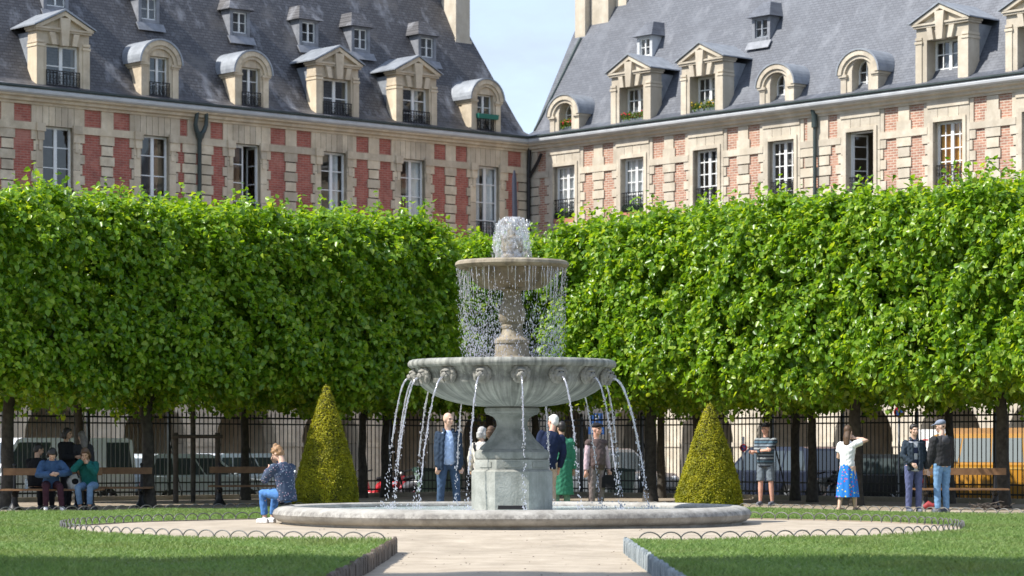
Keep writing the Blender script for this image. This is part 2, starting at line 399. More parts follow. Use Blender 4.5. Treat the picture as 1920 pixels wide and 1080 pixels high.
def person(label, loc, yaw, h=1.75, pelvis=(0,0,.94), lean=(0,0), feet=None, knees=None, hands=None, elbows=None, head=(0,0,0), skin=0,
           hair=None, hair_style='short', top=None, legs=None, shoes=None, cap=None, wide=1.0, group=None, voxel=.0115, belly=0.0):
    """figure faces local -Y; lean = (side, forward) shift of the shoulders; head = (yaw, pitch down, roll)"""
    k=h/1.75
    root=empty('person',loc,yaw,label,'person',group)
    P=Vector(pelvis)
    sh=P+Vector((lean[0],-lean[1],math.sqrt(max(.01,.5**2-lean[0]**2-lean[1]**2))))   # mid shoulder
    up=(sh-P).normalized()
    fwd=Vector((0,-1,0)); fwd=(fwd-up*fwd.dot(up)).normalized(); rt=fwd.cross(up)      # rt: figure's right = -x when facing -y
    S={-1:sh+rt*.172*wide-up*.03, 1:sh-rt*.172*wide-up*.03}     # -1 right (local -x), 1 left (local +x)
    Hp={-1:P+rt*.095, 1:P-rt*.095}
    if feet is None: feet={-1:(-.11,.0,.07),1:(.11,.02,.07)}
    if hands is None: hands={-1:(-.245,-.05,.78),1:(.245,-.05,.78)}
    knees=knees or {-1:(-.1,-1,.1),1:(.1,-1,.1)}
    elbows=elbows or {-1:(-.5,.8,-.3),1:(.5,.8,-.3)}
    Kn={};An={};El={};Wr={}
    for s in (-1,1):
        Kn[s],An[s]=ik(Hp[s],feet[s],.44,.43,knees[s])
        El[s],Wr[s]=ik(S[s],hands[s],.29,.255,elbows[s])
    nb=sh+up*.04; hy,hp,hr=head
    Hd=nb+up*.19+fwd*(.03+.09*math.sin(max(0,hp)))-Vector((0,0,.05*math.sin(max(0,hp))))
    Rb=Matrix((-rt, -fwd, up)).transposed()                       # local body axes x,y,z
    Rh=Rb@Matrix.Rotation(hy,3,'Z')@Matrix.Rotation(hp,3,'X')@Matrix.Rotation(hr,3,'Y')
    def hd(x,y,z): return Hd+Rh@Vector((x,y,z))
    b=MB()
    # head and face
    b.ball(hd(0,.012,.025),.077,.096,.098,14,10,Rh); b.ball(hd(0,-.022,-.045),.058,.066,.072,12,8,Rh)
    b.ball(hd(0,-.062,-.085),.026,.024,.022,8,6,Rh)               # chin
    b.tube([hd(0,-.088,.018),hd(0,-.112,-.022),hd(0,-.092,-.034)],[.010,.016,.012],6)   # nose
    b.ball(hd(0,-.083,.032),.052,.016,.012,8,6,Rh)                # brow
    b.ball(hd(0,-.085,-.062),.026,.012,.010,8,6,Rh)               # mouth
    for s in (-1,1):
        b.ball(hd(s*.077,.012,-.012),.012,.022,.033,8,6,Rh)       # ears
        b.ball(hd(s*.040,-.064,-.025),.026,.02,.02,8,6,Rh)        # cheeks
    b.tube([nb-up*.06,nb+up*.03,Hd+Rh@Vector((0,.02,-.05))],[.066,.056,.056],10)
    # torso, tapering to the waist
    def trunk(mb,e=0.0,z0=-.06,w=1.0,bl=0.0):
        n=14; vs=[]; fs=[]
        rows=[(z0,.148,.108),(.04,.15,.112+bl*.7),(.14,.138,.105+bl),(.24,.15,.112+bl*.7),(.36,.174,.118),(.435,.158,.10),(.50,.105,.078),(.545,.06,.055)]
        for (q,rx,ry) in rows:
            c=P+up*q-fwd*.004
            for i in range(n):
                a=2*PI*i/n; f=Vector((0,0,0))
                vs.append(c+rt*(math.cos(a)*(rx*wide*w+e))+fwd*(math.sin(a)*(ry+e)*1.0)+(fwd*bl*.5 if 0<q<.3 else f))
        for r in range(len(rows)-1):
            for i in range(n):
                j=(i+1)%n; fs.append((r*n+i,r*n+j,(r+1)*n+j,(r+1)*n+i))
        fs.append(tuple(range(n-1,-1,-1))); fs.append(tuple((len(rows)-1)*n+i for i in range(n)))
        mb.add(vs,fs)
    trunk(b,0,bl=belly)
    for s in (-1,1):
        b.ball(S[s]-up*.01,.056,.056,.056,8,6)
        b.tube([S[s],S[s].lerp(El[s],.5),El[s],El[s].lerp(Wr[s],.35),Wr[s]],[.052,.047,.038,.038,.026],10)
        b.tube([Hp[s]+Vector((0,0,.02)),Hp[s].lerp(Kn[s],.4),Kn[s],Kn[s].lerp(An[s],.3),An[s]],[.088,.078,.054,.056,.036],10)
        # hand: palm, four unequal bent fingers and a thumb from the palm's side
        d=(Wr[s]-El[s]).normalized(); side=d.cross(Vector((0,-1,0)) if abs(d.y)<.8 else Vector((1,0,0))).normalized(); nrm=side.cross(d)
        pc=Wr[s]+d*.045
        b.ball(Wr[s]+d*.01,.026,.024,.026,8,6); b.ball(pc,.036,.036,.036,8,6); b.ball(pc+d*.022,.034,.032,.034,8,6)
        for i,(o,l) in enumerate(((-.03,.062),(-.01,.074),(.01,.070),(.029,.054))):
            q=pc+d*.03+side*o
            b.tube([q,q+d*l*.55+side*o*.15,q+d*l*.85+nrm*s*l*.35,q+d*l*.9+nrm*s*l*.7],[.0115,.0105,.0095,.008],6)
        q=pc-side*.03-d*.005
        b.tube([q,q-side*.022+d*.028,q-side*.02+d*.055+nrm*s*.012],[.0135,.012,.009],6)
        # foot
        fd=Vector((Kn[s].x-Hp[s].x,Kn[s].y-Hp[s].y,0)); fd=fd.normalized() if fd.length>.12 else fwd.copy(); fd.z=0; fd.normalize()
        fb=Vector((An[s].x,An[s].y,max(.03,An[s].z-.045)))
        b.tube([fb-fd*.05,fb+fd*.05,fb+fd*.15],[.036,.038,.028],8)
        b.tube([An[s],fb],[.036,.036],8)
    bo=fuse('body',b,[SKIN[skin],EYE,LIP],root,voxel,2)
    me=bo.data; n=len(me.polygons); ce=np.empty(n*3,np.float32); me.polygons.foreach_get('center',ce); ce=ce.reshape(-1,3)
    mi=np.zeros(n,np.int32); Rt=np.array(Rh.transposed())
    lc=(ce-np.array(Hd))@Rt.T
    for s in (-1,1):
        e=((lc[:,0]-s*.031)/.017)**2+((lc[:,2]-.012)/.0095)**2
        mi[(e<1)&(lc[:,1]<-.03)]=1
    e=(lc[:,0]/.026)**2+((lc[:,2]+.062)/.008)**2
    mi[(e<1)&(lc[:,1]<-.03)]=2
    me.polygons.foreach_set('material_index',mi)
    out={'root':root,'P':P,'S':S,'Hd':Hd,'Rh':Rh,'up':up,'fwd':fwd,'rt':rt,'El':El,'Wr':Wr,'Kn':Kn,'An':An,'sh':sh,'hd':hd}
    # clothing
    if top:
        for (nm,mat_,kind,e,length) in top:
            g=MB()
            if kind in ('coat','coat_long'):
                trunk(g,e,-length,1.0,belly)
            else:
                trunk(g,e,-length,1.0,belly)
            slv={'coat':1.0,'shirt':1.0,'tee':.42,'half':.9,'vest':0,'coat_long':1.0,'rolled':.72}[kind]
            for s in (-1,1):
                g.ball(S[s]-up*.012,.058+e,.058+e,.056+e,8,6)
                if slv:
                    A=S[s]; B=El[s]; Cw=Wr[s]
                    if slv<=.5: g.tube([A,A.lerp(B,slv*1.4)],[.058+e,.056+e],10)
                    elif slv<1: g.tube([A,B,B.lerp(Cw,(slv-.5)*1.2)],[.056+e,.046+e,.044+e],10)
                    else: g.tube([A,A.lerp(B,.5),B,B.lerp(Cw,.5),Cw],[.056+e,.054+e,.046+e,.045+e,.038+e],10)
            if kind=='coat_long':
                q=Vector((P.x,P.y,P.z))
                g.tube([q+Vector((0,0,.1)),q-Vector((0,0,.25)),q-Vector((0,0,.58))],[.165+e,.19+e,.215+e],14,True,.8)
            o=fuse(nm,g,[mat_],root,.013,3,.0035)
            out[nm]=o
    if legs:
        nm,mat_,kind=legs; g=MB(); f={'trousers':1.0,'jeans':1.0,'shorts':.0,'cropped':.86}.get(kind,1.0)
        if kind=='skirt':
            n=28
            def sk(t,z,r): return 1+.06*math.sin(9*t)*(min(1,max(0,(P.z-z)/.5)))
            g.lathe([(.135,.06),(.15,-.02),(.18,-.15),(.205,-.35),(.235,-.62),(.22,-.62),(.1,-.3)],36,(P.x,P.y,P.z),sk)
            o=g.build(nm,mat_,root,60); out[nm]=o
        else:
            g.ball(P-Vector((0,0,.0)),.15*wide,.122,.13,12,8)
            g.tube([P+up*.09,P],[.142*wide,.15*wide],14,True,.78)
            for s in (-1,1):
                A=Hp[s]+Vector((0,0,.01)); B=Kn[s]; Cc=An[s]
                if kind=='shorts': g.tube([A,A.lerp(B,.5),A.lerp(B,.92)],[.1,.098,.092],12)
                else:
                    E=B.lerp(Cc,f*.98)
                    g.tube([A,A.lerp(B,.5),B,B.lerp(E,.5),E],[.102,.09,.072,.066,.058],12)
            o=fuse(nm,g,[mat_],root,.013,3,.0035); out[nm]=o
    if shoes:
        for s in (-1,1):
            fd=Vector((Kn[s].x-Hp[s].x,Kn[s].y-Hp[s].y,0)); fd=fd.normalized() if fd.length>.12 else fwd.copy(); fd.z=0; fd.normalize()
            fb=Vector((An[s].x,An[s].y,An[s].z-.03)); g=MB()
            g.tube([fb-fd*.065,fb-fd*.02,fb+fd*.07,fb+fd*.15,fb+fd*.185],[.034,.046,.046,.04,.02],10)
            g.tube([fb-fd*.07-Vector((0,0,.03)),fb+fd*.06-Vector((0,0,.03)),fb+fd*.18-Vector((0,0,.03))],[.04,.046,.036],10,True,.35)
            g.tube([An[s]+Vector((0,0,.03)),fb],[.042,.046],10)
            fuse('shoe',g,[shoes],root,.011,2)
    if hair:
        g=MB()
        if hair_style in ('short','bun','long','bob','curly'):
            g.ball(hd(0,.022,.042),.088,.097,.097,14,10,Rh); g.ball(hd(0,.05,-.01),.078,.066,.08,12,8,Rh)
            g.ball(hd(0,-.05,.088),.06,.04,.03,10,6,Rh)
        if hair_style=='fringe':
            g.ball(hd(0,.03,-.0),.074,.07,.05,12,8,Rh)
        if hair_style=='curly':
            for i in range(26):
                a=random.uniform(0,2*PI); z=random.uniform(-.03,.13); r=.092 if z<.07 else .06
                if math.sin(a)<-.35 and z<.08: continue
                g.ball(hd(r*math.cos(a),.02+r*math.sin(a),z),.026,.026,.026,6,5)
        if hair_style=='bun':
            g.ball(hd(.01,.055,.135),.05,.046,.034,10,7,Rh)
            for i in range(34):
                a=random.uniform(0,2*PI); z=random.uniform(-.05,.15); r=.088 if z<.09 else .05
                if math.sin(a)<-.5 and z<.08: continue
                g.tube([hd(r*math.cos(a),.02+r*math.sin(a),z),hd((r+.02)*math.cos(a+.2),.02+(r+.02)*math.sin(a+.2),z+random.uniform(-.03,.03))],[.02,.007],5)
        if hair_style in ('long',):
            g.tube([hd(0,.07,.0),hd(0,.10,-.12),hd(0,.11,-.26),hd(.01,.10,-.36)],[.075,.085,.075,.03],10,True,.6)
        if hair_style=='bob':
            for s in (-1,1): g.tube([hd(s*.072,.02,.03),hd(s*.085,.02,-.05),hd(s*.075,.01,-.13)],[.03,.034,.02],8)
            g.tube([hd(0,.07,.0),hd(0,.085,-.12)],[.08,.06],10)
        if hair_style=='fringe_bald': pass
        if g.v: fuse('hair',g,[hair],root,.012,2)
    if cap:
        mat_,kind=cap; g=MB()
        g.ball(hd(0,.01,.072),.096,.108,.066,14,9,Rh)
        if kind=='flat': g.ball(hd(0,-.045,.082),.09,.085,.036,12,7,Rh); g.ball(hd(0,-.115,.052),.062,.05,.010,10,6,Rh@Matrix.Rotation(.25,3,'X'))
        else: g.ball(hd(0,-.125,.052),.066,.07,.012,12,6,Rh@Matrix.Rotation(.2,3,'X'))
        fuse('cap',g,[mat_],root,.0115,1)
    if abs(k-1)>1e-3: root.scale=(k,k,k)
    return out

def strip(name, pts, w, t, mat_, parent, side):
    """a flat band (strap, lapel, placket) following pts"""
    g=MB(); side=Vector(side).normalized()
    for a,b in zip(pts[:-1],pts[1:]):
        a=Vector(a); b=Vector(b); d=(b-a).normalized(); nn=side.cross(d).normalized()
        vs=[a-side*w-nn*t,a+side*w-nn*t,a+side*w+nn*t,a-side*w+nn*t,b-side*w-nn*t,b+side*w-nn*t,b+side*w+nn*t,b-side*w+nn*t]
        g.add(vs,[(0,1,2,3),(7,6,5,4),(0,4,5,1),(1,5,6,2),(2,6,7,3),(3,7,4,0)])
    return g.build(name,mat_,parent)

c_navy=cloth('navy jacket cloth',(.028,.045,.075)); c_jean=cloth('blue denim',(.055,.095,.17)); c_jeanl=cloth('light blue denim',(.16,.29,.47))
c_sky=cloth('light blue shirt',(.42,.55,.80)); c_black=cloth('black cloth',(.014,.014,.016)); c_char=cloth('charcoal cloth',(.035,.035,.038))
c_white=cloth('white cotton',(.78,.77,.78)); c_cream=cloth('cream cloth',(.6,.57,.52)); c_green=cloth('jade green cloth',(.045,.21,.125)); c_brown=cloth('brown wool',(.10,.072,.068))
c_pink=cloth('pale pink shirt',(.50,.38,.42)); c_taupe=cloth('taupe trousers',(.19,.155,.145)); c_blazer=cloth('dark navy blazer',(.014,.022,.055)); c_beige=cloth('beige trousers',(.42,.34,.26))
c_grey=cloth('grey blue shorts',(.15,.18,.21)); c_slate=cloth('slate blue trousers',(.10,.115,.22)); c_teal=cloth('dark teal jacket',(.01,.10,.09)); c_bluej=cloth('blue rain jacket',(.05,.10,.20))
c_maroon=cloth('maroon trousers',(.045,.018,.026)); c_shoe_w=plain('white shoes',(.74,.73,.74),.6); c_shoe_d=plain('dark shoes',(.03,.03,.035),.5); c_shoe_g=plain('grey shoes',(.12,.13,.16),.6)
h_brown=plain('brown hair',(.085,.045,.022),.6,d=.4,sc=40); h_blond=plain('dark blond hair',(.30,.17,.08),.6,d=.35,sc=40); h_dark=plain('dark hair',(.018,.014,.012),.5,d=.4,sc=40); h_grey=plain('grey hair',(.42,.41,.40),.7,d=.3,sc=40); h_white=plain('white hair',(.68,.66,.62),.7,d=.2,sc=40)
c_floral=spotted('navy floral print',(.035,.055,.10),(.55,.36,.44),(.30,.36,.44),26,.2)
c_skirt=spotted('blue printed skirt',(.012,.17,.56),(.50,.06,.12),(.62,.56,.10),15.0,.23)
c_stripe=striped('striped polo knit',[(.025,.035,.05),(.17,.21,.25),(.025,.04,.055),(.06,.12,.17),(.03,.04,.055),(.26,.28,.29)],.21)
c_sweat=striped('striped sweater knit',[(.02,.03,.07),(.45,.47,.5)],.24)

G_CH='people chatting behind the fountain'; G_WALK='people standing on the path by the right fence'; G_BENCH='people gathered around the left bench'
def at_px(px,Y): return (X_at(px,Y),Y,0.0)

def make_people():
    # woman on the fountain rim, seen from behind
    p=person('woman with hair in a bun, floral navy jacket and jeans, sitting on the fountain rim',(-3.69,44.02,0),math.radians(-132),1.72,
        pelvis=(0.02,.06,.475),lean=(.0,.10),feet={-1:(-.13,-.44,.075),1:(.13,-.34,.075)},knees={-1:(-.1,-.4,1),1:(.1,-.4,1)},
        hands={-1:(-.08,-.31,1.0),1:(.07,-.32,.88)},elbows={-1:(-.6,0,-.8),1:(.6,0,-.8)},head=(.15,.45,.05),hair=h_blond,hair_style='bun',
        top=[('jacket',c_floral,'coat',.022,.11)],legs=('jeans',cloth('mid blue denim',(.075,.19,.44)),'cropped'),shoes=c_shoe_w,wide=1.12)
    # bald man
    p=person('bald man in an open navy jacket, light blue shirt and jeans, hands in pockets',at_px(840,48.9),math.radians(12),1.83,
        hands={-1:(-.205,-.09,.84),1:(.205,-.09,.84)},elbows={-1:(-1,.8,-.1),1:(1,.8,-.1)},head=(.55,.0,0),skin=0,
        feet={-1:(-.15,0,.07),1:(.17,-.03,.07)},top=[('shirt',c_sky,'vest',.012,.05)],legs=('jeans',c_jean,'jeans'),shoes=c_shoe_d,group=G_CH,belly=.02)
    g=MB(); P,S=p['P'],p['S']    # open jacket: two front halves, back and sleeves
    for s in (-1,1):
        pts=[(s*.065,-.112,1.43),(s*.085,-.145,1.28),(s*.095,-.165,1.08),(s*.10,-.165,.80)]
        for i in range(3):
            a=Vector(pts[i]); b=Vector(pts[i+1])
            g.tube([a+Vector((s*.03,.02,0)),b+Vector((s*.03,.02,0))],[.034,.034],8)
            g.tube([a+Vector((s*.085,.055,0)),b+Vector((s*.085,.055,0))],[.042,.042],8)
        g.ball(S[s],.072,.072,.07); g.tube([S[s],p['El'][s],p['Wr'][s]],[.069,.061,.054],10)
        g.tube([(s*.07,-.09,1.45),(s*.08,.0,1.51)],[.03,.028],8)
    for z0,z1,rx in ((1.42,1.28,.19),(1.28,1.1,.19),(1.1,.78,.19)):
        g.tube([(0,.06,z0),(0,.06,z1)],[rx,rx],14,True,.5)
    fuse('jacket',g,[c_navy],p['root'],.013,3,.005)
    # grey haired person with a cream jacket and dark strap
    p=person('grey haired person in a cream jacket with dark shoulder strap, left of the pedestal',at_px(903,51.2),math.radians(155),1.60,
        head=(-.3,.1,0),hair=h_grey,hair_style='bob',top=[('jacket',c_cream,'coat',.025,.06)],legs=('trousers',c_char,'trousers'),shoes=c_shoe_d,group=G_CH,
        hands={-1:(-.2,-.15,.95),1:(.27,-.1,.9)})
    strip('strap',[(.12,.10,1.47),(.10,.152,1.36),(.02,.16,1.2),(-.12,.14,1.02)],.022,.006,c_black,p['root'],(1,0,.2))
    person('brown haired person in a white top, half hidden behind the fountain pedestal',at_px(921,51.9),math.radians(172),1.62,
        head=(-.5,.1,0),hair=h_brown,hair_style='bob',top=[('top',c_white,'shirt',.02,.05)],legs=('trousers',c_char,'trousers'),shoes=c_shoe_d,group=G_CH)
    person('white haired man in a dark navy blazer and beige trousers, bending towards the pedestal',at_px(1026,50.2),math.radians(196),1.84,
        lean=(-.1,.06),head=(.45,.15,0),skin=1,hair=h_white,hair_style='short',top=[('blazer',c_blazer,'coat',.022,.12)],legs=('trousers',c_beige,'trousers'),shoes=c_shoe_d,group=G_CH,
        hands={-1:(-.25,-.10,.84),1:(.25,-.1,.80)},wide=1.05)
    person('dark haired person in a long jade green coat, right of the pedestal',at_px(1053,51.6),math.radians(188),1.70,
        head=(.3,.05,0),hair=h_dark,hair_style='short',top=[('coat',c_green,'coat_long',.03,.10)],legs=('trousers',cloth('printed green trousers',(.16,.3,.22)),'trousers'),shoes=c_shoe_d,group=G_CH,skin=2)
    p=person('man in a flat cap, pale pink shirt and dark waistcoat, looking right',at_px(1118,50.4),math.radians(28),1.66,
        head=(.35,.0,0),skin=1,hair=h_grey,hair_style='fringe',cap=(c_black,'flat'),top=[('shirt',c_pink,'shirt',.012,.04),('waistcoat',c_brown,'vest',.028,.06)],
        legs=('trousers',c_taupe,'trousers'),shoes=c_shoe_d,group=G_CH,hands={-1:(-.25,-.02,.80),1:(.3,.02,.84)},belly=.05)
    g=MB(); g.prism([(-.13,0),(.13,0),(.12,.2),(.05,.24),(-.05,.24),(-.12,.2)],-.05,.05); g.tube([(-.09,0,.22),(-.05,0,.36),(.05,0,.36),(.09,0,.22)],.012,6)
    x,y,_=at_px(1141,50.4); g=g.build('handbag',c_black,None,loc=(x,y-.02,.50)); tag(g,'black bag hanging from the hand of the man in the flat cap','bag')
    p=person('man in a dark cap, striped polo shirt and grey shorts, arms folded at his chest',at_px(1436,58.9),math.radians(-28),1.75,
        hands={-1:(.10,-.27,1.20),1:(-.14,-.25,1.17)},elbows={-1:(-1,.1,-.6),1:(1,.1,-.6)},head=(-.25,0,0),skin=1,hair=h_dark,hair_style='fringe',cap=(c_black,'peak'),
        top=[('polo',c_stripe,'half',.03,.10)],legs=('shorts',c_grey,'shorts'),shoes=c_shoe_g,group=G_WALK,feet={-1:(-.13,0,.07),1:(.13,.05,.07)},belly=.05,wide=1.08)
    p=person('woman in a white tee and a blue printed skirt, hand raised to her face',at_px(1589,52.2),math.radians(138),1.63,
        hands={-1:(-.13,-.10,1.54),1:(.14,-.26,1.12)},elbows={-1:(-1,-.35,-.25),1:(.5,.2,-1)},head=(.25,0,0),hair=h_brown,hair_style='long',
        top=[('tee',c_white,'tee',.018,.0)],legs=('skirt',c_skirt,'skirt'),shoes=plain('nude sandals',(.38,.25,.18),.6),group=G_WALK,feet={-1:(-.10,-.14,.07),1:(.10,.16,.07)})
    p=person('dark haired man in an open dark jacket over a striped sweater, facing the camera',at_px(1713,51.9),math.radians(12),1.66,
        hands={-1:(-.13,-.24,1.0),1:(.27,-.08,.84)},elbows={-1:(-1,.4,-.2),1:(1,.4,-.2)},head=(.1,.05,0),skin=0,hair=h_dark,hair_style='short',
        top=[('sweater',c_sweat,'vest',.014,.10)],legs=('trousers',c_slate,'trousers'),shoes=c_shoe_g,group=G_WALK)
    g=MB(); S=p['S']
    for s in (-1,1):
        for (dx,dy,r) in ((.075,-.135,.036),(.13,-.1,.046)):
            g.tube([(s*dx,dy+.02,1.42),(s*dx,dy,1.2),(s*dx,dy,.86)],[r,r,r],8)
        g.ball(S[s],.074,.074,.07); g.tube([S[s],p['El'][s],p['Wr'][s]],[.072,.065,.057],10); g.tube([(s*.06,-.09,1.46),(s*.075,.02,1.52)],[.03,.03],8)
    for z0,z1 in ((1.42,1.2),(1.2,.84)): g.tube([(0,.055,z0),(0,.055,z1)],[.19,.19],14,True,.52)
    fuse('jacket',g,[cloth('dark blue jacket',(.03,.043,.06))],p['root'],.013,3,.005)
    p=person('man in a grey cap, black hoodie and light blue jeans, seen from behind',at_px(1766,51.9),math.radians(-152),1.74,
        head=(.85,.15,0),skin=0,cap=(cloth('grey cap',(.20,.23,.30)),'peak'),hair=h_brown,hair_style='fringe',top=[('hoodie',c_char,'coat',.03,.04)],legs=('jeans',c_jeanl,'jeans'),shoes=c_shoe_g,group=G_WALK,
        hands={-1:(-.24,-.12,.86),1:(.26,-.12,.86)},wide=1.08)
    g=MB(); g.ball((0,.125,1.39),.10,.045,.085,12,8); g.tube([(-.085,.06,1.475),(0,.10,1.45),(.085,.06,1.475)],[.03,.04,.03],8)
    fuse('hood',g,[cloth('grey hood',(.07,.07,.08))],p['root'],.013,2)
    # the group round the left bench (seat about 0.42 high)
    sit=dict(pelvis=(0,.02,.52))
    person('person in a blue rain jacket looking down, seated on the left bench',at_px(96,53.85),math.radians(14),1.70,**sit,lean=(.0,.16),
        feet={-1:(-.14,-.42,.075),1:(.18,-.48,.075)},hands={-1:(-.05,-.36,.74),1:(.12,-.38,.76)},elbows={-1:(-1,.2,-.3),1:(1,.2,-.3)},head=(.05,.6,0),hair=h_dark,hair_style='bob',
        top=[('jacket',c_bluej,'coat',.03,.08)],legs=('trousers',c_maroon,'trousers'),shoes=c_shoe_w,group=G_BENCH)
    person('person in a teal jacket holding a phone to the mouth, on the left bench',at_px(168,53.85),math.radians(-8),1.64,**sit,lean=(-.02,.12),
        feet={-1:(-.10,-.34,.075),1:(.12,-.40,.075)},hands={-1:(-.09,-.27,1.06),1:(.05,-.27,.99)},elbows={-1:(-.7,.0,-.8),1:(.8,0,-.8)},head=(.0,.3,0),skin=2,hair=h_brown,hair_style='bob',
        top=[('jacket',c_teal,'coat',.028,.06)],legs=('jeans',cloth('washed denim',(.12,.2,.32)),'cropped'),shoes=c_shoe_d,group=G_BENCH)
    person('person in black sitting with back turned on the left bench',at_px(68,54.75),math.radians(160),1.72,**sit,lean=(0,.05),
        feet={-1:(-.12,-.42,.075),1:(.14,-.40,.075)},hands={-1:(-.12,-.35,.62),1:(.12,-.35,.62)},head=(-.6,.2,0),hair=h_dark,hair_style='short',
        top=[('jacket',c_black,'coat',.035,.05)],legs=('trousers',c_black,'trousers'),shoes=c_shoe_d,group=G_BENCH,skin=2)
    person('tall dark haired person in black standing behind the left bench, face in profile',at_px(124,55.5),math.radians(65),1.62,
        head=(.25,.1,0),hair=h_dark,hair_style='bob',skin=2,top=[('jacket',c_black,'coat',.04,.06)],legs=('trousers',c_black,'trousers'),shoes=c_shoe_d,group=G_BENCH,
        hands={-1:(-.1,-.3,1.15),1:(.1,-.3,1.12)})
    person('person with long light hair and a dark coat standing behind the left bench',at_px(154,55.6),math.radians(200),1.56,
        head=(.2,.2,0),hair=plain('ash hair',(.16,.14,.125),.6,d=.3,sc=40),hair_style='long',top=[('coat',c_char,'coat',.04,.1)],legs=('trousers',c_black,'trousers'),shoes=c_shoe_d,group=G_BENCH)
make_people()
# ------------------------------------------------------------------ fountain
FX, FY, FS = 0.0, 44.2, 114.9
def fz(py): return CH+(HZ-py)/FS
def fr(hw): return hw/FS

def make_fountain():
    root=empty('fountain',(FX,FY,0),0,'three tiered stone fountain with spouting lion heads in a wide round basin','fountain')
    b=MB(); b.lathe([(3.74,0),(3.75,.045),(3.80,.05),(3.865,.10),(3.895,.165),(3.87,.225),(3.80,.27),(3.70,.292),(3.60,.295),(3.53,.275),(3.50,.235),(3.49,.06)],160)
    b.cur=1; b.lathe([(3.495,.06),(1.0,.058),(.0,.057)],64)
    b.build('basin',[mt['basin'],mt['basin']],root,35)
    # pool
    m,t,bs=nt('fountain water'); bs.inputs['Base Color'].default_value=(.36,.45,.45,1); bs.inputs['Roughness'].default_value=.12
    co=N(t,'ShaderNodeTexCoord'); no=N(t,'ShaderNodeTexNoise',Scale=7.0,Detail=5.0); t.links.new(co.outputs['Object'],no.inputs['Vector'])
    bp=N(t,'ShaderNodeBump',Strength=.9,Distance=.05); t.links.new(no.outputs['Fac'],bp.inputs['Height']); t.links.new(bp.outputs['Normal'],bs.inputs['Normal'])
    r=ramp(t,[(.35,(.27,.38,.39)),(.65,(.62,.68,.68))]); t.links.new(no.outputs['Fac'],r.inputs['Fac']); t.links.new(r.outputs['Color'],bs.inputs['Base Color'])
    w=MB(); w.lathe([(3.488,.215),(.0,.2151)],96); o=w.build('water',m,None,loc=(FX,FY,0)); tag(o,kind='structure')
    # pedestal: octagonal block in two steps
    A=math.radians(22.5); k=1/math.cos(A)
    b=MB(); b.lathe([(fr(75.5)*k,.06),(fr(75.5)*k,fz(884)),(fr(72)*k,fz(881)),(fr(69)*k,fz(880)),(fr(69)*k,fz(861.5))],8,a0=A)
    for i in range(8):
        a=-PI/2+i*PI/4
        Rm=Matrix.Rotation(a+PI/2,3,'Z')
        vs=[Rm@Vector((x,-fr(69)-.012,z)) for x,z in ((-.13,fz(876)),(.13,fz(876)),(.13,fz(866)),(-.13,fz(866)))]+[Rm@Vector((x,-fr(69)+.02,z)) for x,z in ((-.13,fz(876)),(.13,fz(876)),(.13,fz(866)),(-.13,fz(866)))]
        b.add(vs,[(0,1,2,3),(0,4,5,1),(1,5,6,2),(2,6,7,3),(3,7,4,0)])
    pd=b.build('pedestal',mt['ped'],root)
    s=MB(); s.box(-.225,.225,-fr(75.5)-.006,-fr(75.5)+.01,fz(953),fz(946.5)); s.build('slot',mt['slot'],pd)
    # moulded baluster stem
    b=MB(); b.lathe([(fr(66),fz(862)),(fr(69),fz(860)),(fr(70.5),fz(855)),(fr(70),fz(848)),(fr(66),fz(844)),(fr(61),fz(842)),(fr(59),fz(838)),(fr(53),fz(833)),(fr(45),fz(825)),(fr(38),fz(815)),(fr(32),fz(806)),(fr(28.5),fz(797)),(fr(30),fz(789)),(fr(35),fz(782)),(fr(44),fz(778)),(fr(49),fz(777)),(fr(49),fz(775)),(fr(51.5),fz(772)),(fr(51.5),fz(766)),(fr(48),fz(763)),(fr(48),fz(756))],48)
    b.build('stem',mt['fount'],root,35)
    # lower bowl with gadroons
    z0,z1=fz(760),fz(722)
    def gad(t,z,r):
        if z<z0 or z>z1+.02: return 1.0
        q=(z-z0)/(z1-z0); return 1+.016*(abs(math.sin(12*t))-.6)*math.sin(min(1,max(0,q))*PI)**.6
    b=MB()
    b.lathe([(fr(47),fz(763)),(fr(66),fz(761.5)),(fr(84),fz(759.5)),(fr(104),fz(755.5)),(fr(124),fz(750)),(fr(142),fz(743)),(fr(157),fz(735)),(fr(168),fz(727)),(fr(173),fz(721)),(fr(175),fz(718)),(fr(174),fz(711)),(fr(176),fz(703)),(fr(182),fz(695)),(fr(184),fz(691)),
             (fr(191),fz(690.5)),(fr(195),fz(687)),(fr(195.5),fz(682)),(fr(193),fz(677.5)),(fr(188),fz(675.5)),(fr(176),fz(676.5)),(fr(168),fz(684)),(fr(120),fz(700)),(fr(20),fz(704))],192,mod=gad)
    bowl=b.build('lower_bowl',mt['bowl'],root,50)
    # lion heads
    h=MB()
    h.ball((0,0,0),.105,.085,.115,14,10); h.ball((0,-.075,-.03),.058,.06,.055,10,7); h.ball((0,-.10,-.015),.034,.035,.028,8,6)
    h.ball((0,-.055,.045),.08,.045,.03,10,6)
    for s in (-1,1):
        h.ball((s*.085,-.02,.085),.032,.022,.034,8,6); h.ball((s*.045,-.085,-.045),.03,.03,.026,8,6)
    for i in range(15):
        a=-.35+i*(PI+.7)/14
        h.ball((.118*math.cos(a),.012+random.uniform(-.01,.01),.118*math.sin(a)-.005),.042,.05,.042,8,6)
    for s in (-1,1):
        h.tube([(s*.10,0,-.02),(s*.10,-.015,-.10),(s*.07,-.005,-.15)],[.035,.032,.015],7)
    h.ball((0,.03,-.02),.15,.06,.15,14,8)
    h.cur=1; h.ball((0,-.115,-.062),.018,.02,.014,8,6); 
    for s in (-1,1): h.ball((s*.036,-.098,.02),.012,.008,.010,6,5)
    hm=h.mesh('lion_head',[mt['lion'],mt['slot']],60)
    SPR=MB()
